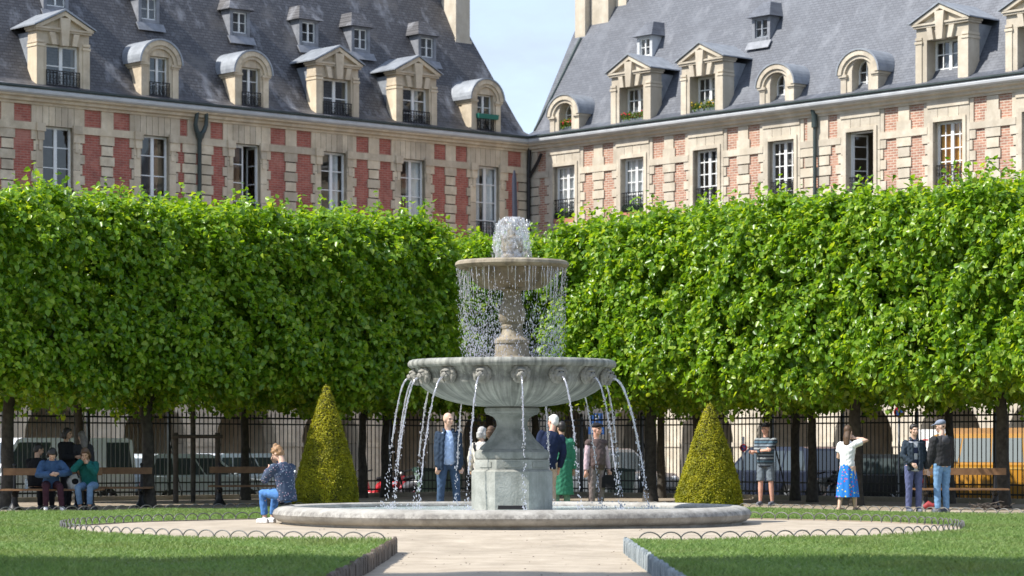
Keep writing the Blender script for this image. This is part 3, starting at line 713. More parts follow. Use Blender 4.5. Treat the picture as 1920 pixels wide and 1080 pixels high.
    for i in range(16):
        a=-PI/2+math.radians(5)+i*PI/8
        o=link('lion_head',hm,bowl,(1.585*math.cos(a),1.585*math.sin(a),fz(704)),a+PI/2)
        # water jet from the mouth
        v=random.uniform(.55,.95); pts=[]; rr=[]; j=MB(); tt=0; wob=random.uniform(0,6)
        r0=1.70; zz=fz(711); T=math.sqrt(2*(zz-.215)/9.81); nst=26
        for q in range(nst+1):
            tt=T*q/nst; rad=r0+v*tt; z=zz-.5*9.81*tt*tt
            off=.010*math.sin(wob+q*1.3)*(q/nst)
            pts.append((rad*math.cos(a)-math.sin(a)*off, rad*math.sin(a)+math.cos(a)*off, z))
            rr.append(.0155*(1-.45*q/nst)*(1+.35*random.uniform(-1,1)*min(1,q/8)))
        cut=int(nst*random.uniform(.74,.95)); j.tube(pts[:cut],rr[:cut],7)
        J=j; j=SPR
        for q in range(120):
            u=random.uniform(.25,1)**.7; tt=T*u; rad=r0+v*tt; z=zz-.5*9.81*tt*tt
            sp=.022*u; x=rad*math.cos(a)+random.gauss(0,sp); y=rad*math.sin(a)+random.gauss(0,sp); rd=random.uniform(.004,.0105)
            if z>.22: j.ball((x,y,z),rd,rd,rd*random.uniform(1.2,2.4),5,4)
        for q in range(16):
            rad=r0+v*T; j.ball((rad*math.cos(a)+random.gauss(0,.07),rad*math.sin(a)+random.gauss(0,.07),.22+abs(random.gauss(0,.06))),.012,.012,.014,5,4)
        J.build('water_jet',mt['jet'],root,60)
    # column between the bowls
    b=MB(); b.lathe([(fr(38),fz(690)),(fr(36),fz(670)),(fr(33.5),fz(668)),(fr(32.5),fz(664)),(fr(31.5),fz(646)),(fr(33.5),fz(644)),(fr(33.5),fz(638)),(fr(30),fz(635)),(fr(24),fz(631)),(fr(20),fz(625)),(fr(18.5),fz(618)),(fr(20.5),fz(615)),(fr(20.5),fz(611)),(fr(19),fz(609)),(fr(23),fz(604)),(fr(25.5),fz(596)),(fr(25.5),fz(588)),(fr(23.5),fz(579)),(fr(20),fz(570)),(fr(17.5),fz(561)),(fr(16.5),fz(552)),(fr(18),fz(546)),(fr(26),fz(542))],40)
    b.build('column',mt['fount_w'],root,35)
    b=MB(); b.lathe([(fr(18),fz(544)),(fr(46),fz(542)),(fr(60),fz(538.5)),(fr(69),fz(532)),(fr(75),fz(523)),(fr(79),fz(514)),(fr(81),fz(508)),(fr(84),fz(506.5)),(fr(84),fz(505)),(fr(97),fz(505)),(fr(103.5),fz(502.5)),(fr(107),fz(498)),(fr(106),fz(493)),(fr(102),fz(490)),(fr(96),fz(491)),(fr(90),fz(497)),(fr(60),fz(502)),(fr(10),fz(503))],96)
    n=96; 
    for i in range(len(b.mi)):
        if i<7*n: b.mi[i]=1
    b.build('upper_bowl',[mt['fount_w'],mt['fount_wet_shade']],root,40)
    b=MB(); b.lathe([(fr(22),fz(503)),(fr(20.5),fz(486)),(fr(20.5),fz(480)),(fr(18),fz(478)),(fr(17),fz(475)),(fr(20),fz(472)),(fr(21.5),fz(462)),(fr(20),fz(452)),(fr(21.5),fz(447)),(fr(18),fz(444)),(fr(10),fz(441)),(fr(8),fz(430)),(fr(7),fz(420)),(fr(3),fz(417))],32)
    b.build('finial',mt['fount_w'],root,35)
    # bubbling crown of water over the finial
    def wob(t,z,r): return 1+.07*math.sin(3*t+z*9)+.06*math.sin(7*t-z*17)+random.uniform(-.03,.03)
    b=MB(); b.lathe([(fr(4),fz(421)),(fr(6),fz(412)),(fr(11),fz(407)),(fr(18),fz(408.5)),(fr(23.5),fz(415)),(fr(27),fz(425)),(fr(30),fz(438)),(fr(33),fz(452)),(fr(34),fz(466)),(fr(34.5),fz(478)),(fr(34.5),fz(489))],40,mod=wob)
    for q in range(420):
        a=random.uniform(0,2*PI); y=random.triangular(405,489,420); w=28+7*min(1,max(0,(y-408)/60)); rd=random.uniform(.007,.02)
        if y<412: w=random.uniform(8,24)
        b.ball((fr(w)*math.cos(a)+random.gauss(0,.02),fr(w)*math.sin(a)+random.gauss(0,.02),fz(y)),rd*.8,rd*.8,rd*random.uniform(1,2.6),5,4)
    b.build('water_crown',mt['froth'],root,60)
    # curtain of drops falling from the upper bowl
    b=SPR
    def drop(x,y,z,r,st):
        b.add([(x+r,y,z),(x,y+r,z),(x-r,y,z),(x,y-r,z),(x,y,z+r*st),(x,y,z-r*st)],[(0,1,4),(1,2,4),(2,3,4),(3,0,4),(1,0,5),(2,1,5),(3,2,5),(0,3,5)])
    for q in range(8200):
        a=random.uniform(0,2*PI); u=random.random()**.62
        z=fz(505)+(fz(672)-fz(505))*u
        if math.sin(a)<-.35 and random.random()<.6: continue
        if math.sin(3*a+1)+math.sin(7*a)*.6<random.uniform(-2.4,.6): continue
        rad=fr(104)-abs(random.gauss(0,.17))*(.12+u)-.07*u+random.gauss(0,.012+.03*u)
        drop(rad*math.cos(a),rad*math.sin(a),z,random.uniform(.003,.0078),random.uniform(1.3,4.0))
    for q in range(80):
        a=random.uniform(0,2*PI); rad=fr(random.uniform(84,105)); L=random.uniform(.08,.6); z=fz(504)
        pts=[((rad-.03*i/5)*math.cos(a)+random.gauss(0,.004),(rad-.03*i/5)*math.sin(a)+random.gauss(0,.004),z-L*i/5) for i in range(6)]
        b.tube(pts,[.008,.0065,.0055,.0045,.0035,.002],5)
    tag(b.build('water_spray',mt['drop'],root),kind='stuff')
make_fountain()
# ------------------------------------------------------------------ vegetation
def quad_mesh(name, V, quads, mat_):
    """V (n,3) float, quads (m,4) int"""
    me=bpy.data.meshes.new(name); n=len(V); m=len(quads)
    me.vertices.add(n); me.vertices.foreach_set('co',np.ascontiguousarray(V,np.float32).ravel())
    me.loops.add(m*4); me.loops.foreach_set('vertex_index',np.ascontiguousarray(quads,np.int32).ravel())
    me.polygons.add(m); me.polygons.foreach_set('loop_start',np.arange(0,m*4,4,dtype=np.int32))
    me.materials.append(mat_); me.update(calc_edges=True); me.validate(); return me
def norm(a): return a/np.maximum(1e-9,np.linalg.norm(a,axis=1,keepdims=True))
def leaves(name, P, out, size, mat_, droop=.8, upw=.6, jit=.75, width=.8, fold=.22, rng=RNG):
    """folded heart-like leaves at P, facing roughly `out`"""
    n=len(P); up=np.array([0,0,1.0])
    nr=norm(out*.75+up*upw+rng.normal(0,jit,(n,3)))
    d=rng.normal(0,.6,(n,3))+out*.35-up*droop
    d=norm(d-nr*np.sum(d*nr,1,keepdims=True)); s=np.cross(d,nr)
    L=(size*rng.uniform(.65,1.25,(n,1))); W=L*width*.5
    f=nr*(W*fold*2)
    tip=P+d*L; curl=-nr*L*.12
    v=np.stack([P, P+d*L*.18+s*W*.9+f*.7, P+d*L*.58+s*W*.8+f*.6+curl*.4, tip+curl, P+d*L*.58-s*W*.8+f*.6+curl*.4, P+d*L*.18-s*W*.9+f*.7],1).reshape(-1,3)
    b=np.arange(n)[:,None]*6
    q=np.concatenate([b+np.array([[0,1,2,3]]),b+np.array([[0,3,4,5]])],1).reshape(-1,4)
    return quad_mesh(name,v,q,mat_)

def crown_mesh(seed, a=2.3, b=2.15, z0=2.74, z1=6.42, shoots=5500, per=13, inner=7000):
    """clipped linden crown: a rounded box of drooping shoots"""
    rng=np.random.default_rng(seed); c=(z1-z0)/2; zc=(z1+z0)/2
    # directions on the box, then a superellipsoid
    ar=np.array([b*c,b*c,a*c,a*c,a*b*1.15,a*b*.8]); face=rng.choice(6,shoots,p=ar/ar.sum())
    u=rng.uniform(-1,1,(shoots,3)); p=u.copy()
    for k in range(6):
        i=face==k; p[i,k//2]=1.0 if k%2==0 else -1.0
    e=7.0; r=np.sum(np.abs(p)**e,1,keepdims=True)**(1/e); p=p/r
    nr=norm(np.sign(p)*np.abs(p)**(e-1)/np.array([[a,b,c]]))
    P=p*np.array([[a,b,c]])
    ph=rng.uniform(0,6.28,8)
    bump=(np.sin(P[:,0]*2.3+ph[0]+P[:,2]*1.1)*.5+np.sin(P[:,1]*2.1+ph[1]-P[:,2]*1.7)*.5+np.sin(P[:,2]*3.1+P[:,0]*3.7+ph[2])*.45+np.sin(P[:,0]*6.1+ph[3])*np.sin(P[:,2]*5.3+ph[4]+P[:,1]*5.1)*.5)
    depth=rng.exponential(.16,shoots)
    hole=np.sin(P[:,0]*2.9+P[:,2]*2.2+ph[5])+np.sin(P[:,2]*3.6-P[:,0]*2.0+P[:,1]*2.6+ph[6])+np.sin(P[:,1]*3.3+P[:,2]*1.3+ph[7])+.7*np.sin(P[:,0]*7+P[:,1]*6.3+P[:,2]*6.1+ph[0])
    depth+=np.where(hole<-1.55,.45,0)
    P=P+nr*(bump*.16-depth+.05)[:,None]
    top=nr[:,2]>.6; bot=nr[:,2]<-.6
    # twig directions
    tw=norm(nr*.75+rng.normal(0,.45,(shoots,3))+np.array([0,0,-.45])); tw[top]=norm(rng.normal(0,.5,(top.sum(),3))+np.array([0,0,1.0]))
    tl=rng.uniform(.18,.42,shoots); tall=top&(rng.random(shoots)<.2); tl[tall]+=rng.uniform(.1,.5,tall.sum())
    tl[bot]*=rng.uniform(.6,1.5,bot.sum())
    t=np.linspace(0,1,per)[None,:]+rng.uniform(-.04,.04,(shoots,per))
    LP=P[:,None,:]+tw[:,None,:]*(tl[:,None]*t)[:,:,None]+np.array([0,0,-.12])*(t**2)[:,:,None]*(~top)[:,None,None]+rng.normal(0,.035,(shoots,per,3))
    LN=np.repeat(nr[:,None,:],per,1)
    LP=LP.reshape(-1,3); LN=LN.reshape(-1,3)
    # sparse inner foliage
    Q=rng.uniform(-.88,.88,(inner,3))*np.array([[a,b,c]]); QN=norm(Q+rng.normal(0,.5,(inner,3)))
    LP=np.concatenate([LP,Q]); LN=np.concatenate([LN,QN]); LP[:,2]+=zc
    return leaves('crown',LP,LN,.124,mt['leaf'],rng=rng)

def trunk_mesh(h=3.0, r=.16, seed=0, limbs=True):
    rnd=random.Random(seed); b=MB(); pts=[]; rr=[]
    for i in range(9):
        t=i/8; pts.append((rnd.gauss(0,.012)*t*3,rnd.gauss(0,.012)*t*3,h*t)); rr.append(r*(1.28 if i==0 else 1.0-.32*t)*(1+rnd.uniform(-.05,.05)))
    b.tube(pts,rr,12)
    if limbs:
        for i in range(7):
            a=i*2.4+rnd.uniform(-.3,.3); z=h*rnd.uniform(.72,1.0); L=rnd.uniform(1.2,1.9)
            b.tube([(0,0,z),(math.cos(a)*L*.4,math.sin(a)*L*.4,z+L*.45),(math.cos(a)*L*.85,math.sin(a)*L*.85,z+L*1.1),(math.cos(a)*L,math.sin(a)*L,z+L*1.6)],[r*.5,r*.36,r*.2,r*.08],7)
    return b.mesh('trunk',mt['bark'],60)

LA=math.atan2(.66,.7512)               # street front on the left runs this way, the right one at a right angle to it
dL=Vector((.7512,.66,0)); dR=Vector((-.66,.7512,0))   # towards the far corner
def make_trees():
    crowns=[crown_mesh(s) for s in (1,2,3)]
    trunks=[trunk_mesh(3.0,.15,s) for s in (4,5)]
    specs=[]   # trunk (x,y), crown offset along row, row, label, scale
    FL=Vector((-7.76,57.8,0)); FR=Vector((7.48,58.9,0))
    for q,cq,lab in ((0,.6,'front row linden on the left with its trunk just right of the long bench'),(-3.42,-3.75,'front row linden at the far left edge, its trunk behind the seated group'),(4.9,4.85,'front row linden whose trunk stands behind the left golden cone')):
        specs.append((FL+dL*q,cq-q,LA,lab,'front row lindens, left',.955,0,1))
    for q,cq,lab in ((-6.4,-5.55,'front row linden on the right with a sunlit trunk left of the golden cone'),(0,-1.05,'front row linden whose trunk stands behind the woman in the blue skirt'),(4.0,3.5,'front row linden whose dark trunk rises behind the right hand bench'),(7.9,8.0,'front row linden closing the clipped row at the far right edge')):
        specs.append((FR-dR*q,cq-q,LA+PI/2,lab,'front row lindens, right',.985,0,-1))
    bk='back row lindens by the iron fence'
    for px,Y,lab in ((148,62.5,'back row linden with its dark trunk behind the standing pair'),(460,65.8,'back row linden with its trunk behind the small bench in the left alley'),(680,68.8,'back row linden with its trunk right beside the left golden cone'),(722,69.5,'thin trunked back row linden behind the leftmost water jets'),(918,70.0,'back row linden near the corner, hidden behind the fountain pedestal')):
        specs.append((Vector((X_at(px,Y),Y,0)),0,LA,lab,bk,.885,.14,1))
    for px,Y,lab in ((1240,68.6,'back row linden with a dark trunk behind the sunlit one'),(1306,67.4,'back row linden half hidden behind the right golden cone'),(1491,64.9,'back row linden with its trunk between the man in shorts and the parked black car'),(1523,62.7,'stout dark trunked linden standing left of the woman in the blue skirt'),(1781,61.2,'back row linden with its trunk behind the man in the black hoodie'),(1004,70.6,'back row linden just right of the corner, behind the bent man')):
        specs.append((Vector((X_at(px,Y),Y,0)),0,LA+PI/2,lab,bk,.90,.14,-1))
    for i,(p,off,rz,lab,grp,sc,lift,sg) in enumerate(specs):
        r=empty('linden_tree',(p.x,p.y,0),rz+(PI if i%2 else 0),lab,'tree',grp)
        tk=link('trunk',trunks[i%2],r,(0,0,0),random.uniform(0,6)); tk.scale=(1,1,1) if lift==0 else (.78,.78,1)
        cx=off*(-1 if i%2 else 1)*(1 if sg>0 else -1)
        c=link('crown',crowns[i%3],r,(cx,0,lift))
        c.scale=(1.0 if lift==0 else .93,1.0 if lift==0 else .8,sc*(1.0 if lift==0 else 1.06))
    # tall lindens to the left of the near lawn, outside the frame: they shade the foreground
    big=crown_mesh(9,3.4,3.0,11.3,16.6,5200,11,9000); bt=trunk_mesh(12.2,.26,8)
    for x,lab in ((-21.8,'tall linden standing farthest out to the left of the near lawn'),(-15.4,'tall linden standing in the middle of three left of the near lawn'),(-8.9,'tall linden standing nearest the path, left of the near lawn')):
        r=empty('linden_tree',(x,21.9,0),random.uniform(-.05,.05),lab,'tree','lindens over the near lawn')
        link('trunk',bt,r); link('crown',big,r)
    # young staked tree
    Y=62.0; x=X_at(362,Y); r=empty('young_tree',(x,Y,0),.3,'thin young linden held between two stakes','tree')
    tb=MB(); tb.tube([(0,0,0),(.01,0,1.2),(0,.01,2.6),(.02,0,3.6)],[.055,.05,.045,.02],8); tb.build('trunk',mt['bark'],r,60)
    n=420; P=RNG.normal(0,1,(n,3)); P=norm(P)*RNG.uniform(.5,1,(n,1))*np.array([[.7,.7,.9]])+np.array([[0,0,3.4]])
    link('crown',leaves('crown',P,norm(P-np.array([[0,0,3.4]])),.10,mt['leaf']),r)
    r=empty('tree_stake',(x,Y-.02,0),.05,'dark timber frame of two posts and a rail around the young tree','tree stake')
    s=HZ; k=F/Y
    xl=(X_at(330,Y)-x); xr=(X_at(408,Y)-x); zt=CH+(848-816)/k
    for q in (xl,xr):
        g=MB(); g.tube([(q,0,0),(q,0,zt+.06)],[.062,.058],10); g.build('post',mt['stake'],r,50)
    g=MB(); g.tube([(xl-.07,-.075,zt-.03),(xr+.12,-.075,zt-.03)],.042,8); g.build('crossbar',mt['stake'],r,50)

def make_cone(px,Y,topy,rad,label):
    x=X_at(px,Y); h=CH+(HZ-topy)*Y/F
    r=empty('topiary_cone',(x,Y,0),random.uniform(0,6),label,'topiary','golden yew cones beside the fountain')
    n=42000; rng=np.random.default_rng(int(px))
    t=1-np.sqrt(rng.uniform(0,1,n)); t=np.clip(t,0,.995); a=rng.uniform(0,2*PI,n)
    prof=lambda t:(rad*(1-t)**.80*(1-.10*np.exp(-t*14))+.02)
    R=prof(t)*(1+.02*np.sin(5*a+t*11)+.018*np.sin(9*a-t*23)+.03*np.sin(2*a+t*4+px))-np.abs(rng.normal(0,.016,n))+rng.choice([0,.022],n,p=[.95,.05])
    P=np.stack([R*np.cos(a),R*np.sin(a),t*h+.02],1); O=norm(np.stack([np.cos(a),np.sin(a),np.full(n,rad/h*1.2)],1))
    link('foliage',leaves('foliage',P,O,.037,mt['yew'],-.25,.35,.65,.55,.2,rng),r)
    g=MB(); g.lathe([(float(prof(np.array(q)))*.93,q*h) for q in np.linspace(0,.98,20)],32); g.build('twig_core',mt['yewcore'],r,60)
make_trees()
make_cone(612,56.0,722,.70,'taller golden yew clipped to a cone, left of the fountain')
make_cone(1330,55.0,757,.70,'shorter golden yew clipped to a cone, right of the fountain')
# ------------------------------------------------------------------ houses round the corner of the square
CX, CY, GZ = .63, 100.0, -.35
RZL, RZR = LA+PI, LA+PI/2
ZTOP=11.57; EAVE=12.66
class Wing: pass
WL=Wing(); WL.s=1;  WL.rz=RZL; WL.u=Vector((-.7512,-.66,0)); WL.n=Vector((.66,-.7512,0)); WL.dz=0.0
WR=Wing(); WR.s=-1; WR.rz=RZR; WR.u=Vector((.66,-.7512,0));  WR.n=Vector((-.7512,-.66,0)); WR.dz=.004
WL.stone,WL.brick,WL.slate='stone_l','brick_l','slate_l'
WR.stone,WR.brick,WR.slate='stone_r','brick_r','slate_r'
def wpt(w,t,d=0.0,z=0.0): return Vector((CX,CY,z))+w.u*t+w.n*d

def frame_mesh(x0,x1,z0,z1,cols,rows,y,th=.075,bar=.034,mull=.06,ov=None):
    """casement window: frame, middle mullion, glazing bars"""
    g=MB(); d=.05
    g.box(x0,x0+th,y-d,y,z0,z1); g.box(x1-th,x1,y-d,y,z0,z1); g.box(x0+th,x1-th,y-d,y,z1-th,z1); g.box(x0+th,x1-th,y-d,y,z0,z0+th*1.4)
    xm=(x0+x1)/2; g.box(xm-mull,xm+mull,y-d*.9,y+.012,z0+th*1.4,z1-th)
    for half in (0,1):
        a,b=(x0+th,xm-mull) if half==0 else (xm+mull,x1-th)
        for c in range(1,cols//2):
            q=a+(b-a)*c/(cols//2); g.box(q-bar/2,q+bar/2,y-d*.8,y-.004,z0+th*1.4,z1-th)
        for r in range(1,rows):
            q=z0+(z1-z0)*r/rows; g.box(a,b,y-d*.75,y-.006,q-bar/2,q+bar/2)
    return g
def pane(x0,x1,z0,z1,y):
    g=MB(); g.add([(x0,y,z0),(x1,y,z0),(x1,y,z1),(x0,y,z1)],[(0,1,2,3)] if True else []); return g
def curtain_mesh(x0,x1,z0,z1,y,n=22,amp=.035):
    g=MB(); vs=[]
    for i in range(n+1):
        x=x0+(x1-x0)*i/n; yy=y+amp*math.sin(i*1.9)+.4*amp*math.sin(i*4.1)
        vs+=[(x,yy,z0),(x,yy*1.0,z1)]
    g.add(vs,[(2*i,2*i+2,2*i+3,2*i+1) for i in range(n)]); return g
def railing_mesh(x0,x1,z0,h,y):
    g=MB(); g.box(x0,x1,y-.018,y+.018,z0+h-.03,z0+h); g.box(x0,x1,y-.012,y+.012,z0+.03,z0+.055); g.box(x0,x1,y-.01,y+.01,z0+h*.78,z0+h*.80)
    n=max(5,int((x1-x0)/.12))
    for i in range(n+1):
        x=x0+(x1-x0)*i/n; g.box(x-.009,x+.009,y-.009,y+.009,z0+.02,z0+h-.03)
    for i in range(n):
        xa=x0+(x1-x0)*(i+.5)/n
        for zc,r in ((z0+h*.28,.045),(z0+h*.58,.04)):
            g.tube([(xa+r*math.cos(a*PI/4),y,zc+r*1.3*math.sin(a*PI/4)) for a in range(9)],.008,4,False)
    return g

def put_window(w,house,ox,xc,ow,z0,z1,cols,rows,y,cur=None,rail=None,open_=None,mirror=False):
    x0,x1=xc-ow/2,xc+ow/2
    if open_:
        g=MB(ox); th=.055; d=.05
        g.box(x0,x0+th,y-d,y,z0,z1); g.box(x1-th,x1,y-d,y,z0,z1); g.box(x0+th,x1-th,y-d,y,z1-th,z1); g.box(x0+th,x1-th,y-d,y,z0,z0+.07)
        fo=g.build('window',mt['white'],house)
        cw=ow/2-.06
        for side,ang in open_:
            leaf=frame_leaf(cw,z1-z0-.13,rows)
            o=leaf.build('casement',mt['white'],fo,None,((x0+.06 if side<0 else x1-.06)-ox,y-.02,z0+.07),ang if side<0 else PI-ang)
            p=pane(.04,cw-.04,.05,z1-z0-.18,-.02); p.build('pane',mt['glass'],fo,None,((x0+.06 if side<0 else x1-.06)-ox,y-.02,z0+.07),ang if side<0 else PI-ang)
    else:
        g=frame_mesh(x0,x1,z0,z1,cols,rows,y); g.ox=ox; fo=g.build('window',mt['white'],house)
        p=pane(x0+.05,x1-.05,z0+.06,z1-.05,y-.03); p.ox=ox; p.build('pane',mt['glass'],fo)
    for c in (cur or []):
        a,b,m,yy=c; q=curtain_mesh(x0+.05+(ow-.1)*a,x0+.05+(ow-.1)*b,z0+.02,z1-.03,y-yy); q.ox=ox; q.build('curtain',mt[m],fo,60)
    if rail:
        r=railing_mesh(x0-.02,x1+.02,rail[0],rail[1],rail[2]); r.ox=ox; r.build('railing',mt['iron'],fo)
    return fo
def frame_leaf(wd,h,rows):
    g=MB(); g.box(0,.05,-.04,0,0,h); g.box(wd-.05,wd,-.04,0,0,h); g.box(.05,wd-.05,-.04,0,h-.06,h); g.box(.05,wd-.05,-.04,0,0,.08)
    for r in range(1,rows): g.box(.05,wd-.05,-.035,-.005,h*r/rows-.015,h*r/rows+.015)
    return g

def strips(g,x0,x1,n,low,top,ya,yb):
    """wall of vertical strips between low(x) and top(x)"""
    for i in range(n):
        a=x0+(x1-x0)*i/n; b=x0+(x1-x0)*(i+1)/n
        la,lb,ta,tb=low(a),low(b),top(a),top(b)
        g.add([(a,ya,la),(b,ya,lb),(b,ya,tb),(a,ya,ta),(a,yb,la),(b,yb,lb),(b,yb,tb),(a,yb,ta)],[(0,1,2,3),(7,6,5,4),(0,4,5,1),(3,2,6,7)])

def pediment_dormer(w,house,ox,xc,wd,zb,ow,reveal,cols,rows,cur=None,rail=True,open_=None):
    zo=zb+1.33; ze=zb+1.82; h=wd/2-.10; yf=.06
    g=MB(ox)
    for s in (-1,1):
        g.box(xc+s*ow/2,xc+s*h,-.46,yf,zb-.25,zo); g.box(xc+s*(h-.24),xc+s*(h+.012),-.46,yf+.035,zb-.25,zo-.10)
        g.box(xc+s*(h-.27),xc+s*(h+.035),-.47,yf+.06,zo-.10,zo-.02); g.box(xc+s*(h-.25),xc+s*(h+.02),-.465,yf+.045,zo+.02,zo+.10)
    g.box(xc-h,xc+h,-.458,yf+.002,zo,ze-.10)
    g.box(xc-h-.06,xc+h+.06,-.50,yf+.09,ze-.10,ze-.03); g.box(xc-h-.10,xc+h+.10,-.52,yf+.13,ze-.03,ze+.03)
    g.prism([(xc-.115,zo-.04),(xc+.115,zo-.04),(xc+.19,ze+.36),(xc-.19,ze+.36)],-.1,yf+.165)
    for s in (-1,1):
        g.prism([(xc+s*.28,zo-.02),(xc+s*.45,zo-.02),(xc+s*.56,ze-.12),(xc+s*.35,ze-.12)],-.1,yf+.11)
    g.prism([(xc-h,ze+.03),(xc+h,ze+.03),(xc,ze+.50)],-.45,yf+.0)
    for s in (-1,1):
        g.prism([(xc+s*(h+.13),ze+.031),(xc+s*(h-.12),ze+.031),(xc,ze+.44),(xc,ze+.585)],-.5,yf+.14)
    body=g.build('dormer',mt[w.stone],house)
    # flanks running back into the slates
    f=MB(ox)
    for s in (-1,1): f.box(xc+s*(h-.13),xc+s*(h-.04),-1.9,-.46,zb-.3,ze-.10)
    f.build('flank',mt['zinc'],body)
    r=MB(ox); e=h+.19
    for s in (-1,1):
        r.prism([(xc+s*e,ze+.034),(xc+s*e,ze+.075),(xc,ze+.665),(xc,ze+.60)],-2.6,yf+.19)
    r.build('roof',mt['zinc'],body)
    y=yf-reveal; x0,x1=xc-ow/2,xc+ow/2
    g=frame_mesh(x0,x1,zb-.02,zo-.005,cols,rows,y); g.ox=ox; fo=g.build('window',mt['white'],body)
    p=pane(x0+.05,x1-.05,zb,zo-.05,y-.03); p.ox=ox; p.build('pane',mt['glass'],body)
    for c in (cur or []):
        a,b,m=c; q=curtain_mesh(x0+.05+(ow-.1)*a,x0+.05+(ow-.1)*b,zb,zo-.03,y-.12); q.ox=ox; q.build('curtain',mt[m],body,60)
    if rail:
        q=railing_mesh(x0-.01,x1+.01,zb-.02,.52,yf+.02); q.ox=ox; q.build('railing',mt['iron'],body)
    return body

def arched_dormer(w,house,ox,xc,wd,zb,rise,ow,oh,reveal,round_open,cur=None,rail=True):
    h=wd/2-.06; zs=zb+1.12 if not round_open else zb+.62; yf=.06
    def top(x): 
        q=min(1,abs(x-xc)/(h+.0)); return zs+rise*math.sqrt(max(0,1-q*q))
    def low(x):
        q=abs(x-xc)
        if q>ow/2-1e-6: return zb-.25
        return zb+oh-(ow/2 if round_open else 0)+(math.sqrt(max(0,(ow/2)**2-q*q)) if round_open else 0)
    g=MB(ox)
    strips(g,xc-h,xc-ow/2,5,low,top,yf,-.42); strips(g,xc+ow/2,xc+h,5,low,top,yf,-.42)
    strips(g,xc-ow/2+1e-5,xc+ow/2-1e-5,12,low,top,yf,-.42)
    for s in (-1,1):
        g.box(xc+s*ow/2,xc+s*(ow/2+.003),-.42,yf-.003,zb-.25,low(xc+ow/2-2e-5)); g.box(xc+s*(h-.002),xc+s*h,-.42,yf,zb-.25,zs)
        g.box(xc+s*(h-.20),xc+s*(h+.03),-.44,yf+.04,zb-.25,zs-.10); g.box(xc+s*(h-.26),xc+s*(h+.09),-.9,yf+.10,zs-.10,zs-.02); g.box(xc+s*(h-.24),xc+s*(h+.05),-.9,yf+.06,zs-.16,zs-.10)
        g.box(xc+s*(h-.12),xc+s*(h-.005),-1.4,-.42,zb-.3,zs-.02)
    # archivolt in two steps
    for (ro,ri,pr) in ((.10,-.06,.13),(-.06,-.17,.075)):
        n=18
        for i in range(n):
            a0=PI*i/n; a1=PI*(i+1)/n
            P=[]
            for (a,rr) in ((a0,ro),(a1,ro),(a1,ri),(a0,ri)):
                P.append((xc+(h+rr)*math.cos(a),zs-.02+(rise+rr)*math.sin(a)))
            g.prism(P,-.3,yf+pr)
    body=g.build('dormer',mt[w.stone],house,35)
    r=MB(ox); n=20
    for i in range(n):
        a0=PI*i/n; a1=PI*(i+1)/n; P=[]
        for a,rr in ((a0,.16),(a1,.16),(a1,.103),(a0,.103)): P.append((xc+(h+rr)*math.cos(a),zs-.02+(rise+rr)*math.sin(a)))
        r.prism(P,-2.4,yf+.16)
    r.build('roof',mt['zinc'],body,40)
    y=yf-reveal; x0,x1=xc-ow/2,xc+ow/2; zt=zb+oh-.004
    if round_open:
        g=MB(ox); d=.05; rr=ow/2
        n=10
        for i in range(n):
            a0=PI*i/n; a1=PI*(i+1)/n
            g.prism([(xc+(rr)*math.cos(a0),zt-rr+rr*math.sin(a0)),(xc+rr*math.cos(a1),zt-rr+rr*math.sin(a1)),(xc+(rr-.05)*math.cos(a1),zt-rr+(rr-.05)*math.sin(a1)),(xc+(rr-.05)*math.cos(a0),zt-rr+(rr-.05)*math.sin(a0))],y-d,y)
        g.box(x0,x0+.05,y-d,y,zb,zt-rr); g.box(x1-.05,x1,y-d,y,zb,zt-rr); g.box(x0+.05,x1-.05,y-d,y,zb-.02,zb+.06); g.box(xc-.025,xc+.025,y-d*.9,y+.005,zb+.06,zt-.05)
        for q in (.33,.62): g.box(x0+.05,xc-.025,y-.04,y-.006,zb+oh*q-.014,zb+oh*q+.014); g.box(xc+.025,x1-.05,y-.04,y-.006,zb+oh*q-.014,zb+oh*q+.014)
        g.build('window',mt['white'],body)
    else:
        g=frame_mesh(x0,x1,zb-.02,zt,2,3,y,.045,.026,.045); g.ox=ox; g.build('window',mt['white'],body)
    p=pane(x0+.02,x1-.02,zb,zt-.03,y-.03); p.ox=ox; p.build('pane',mt['glass'],body)
    for c in (cur or []):
        a,b,m=c; q=curtain_mesh(x0+.05+(ow-.1)*a,x0+.05+(ow-.1)*b,zb,zt-.1,y-.1); q.ox=ox; q.build('curtain',mt[m],body,60)
    if rail:
        q=railing_mesh(x0-.01,x1+.01,zb-.02,.52,yf+.02); q.ox=ox; q.build('railing',mt['iron'],body)
    return body

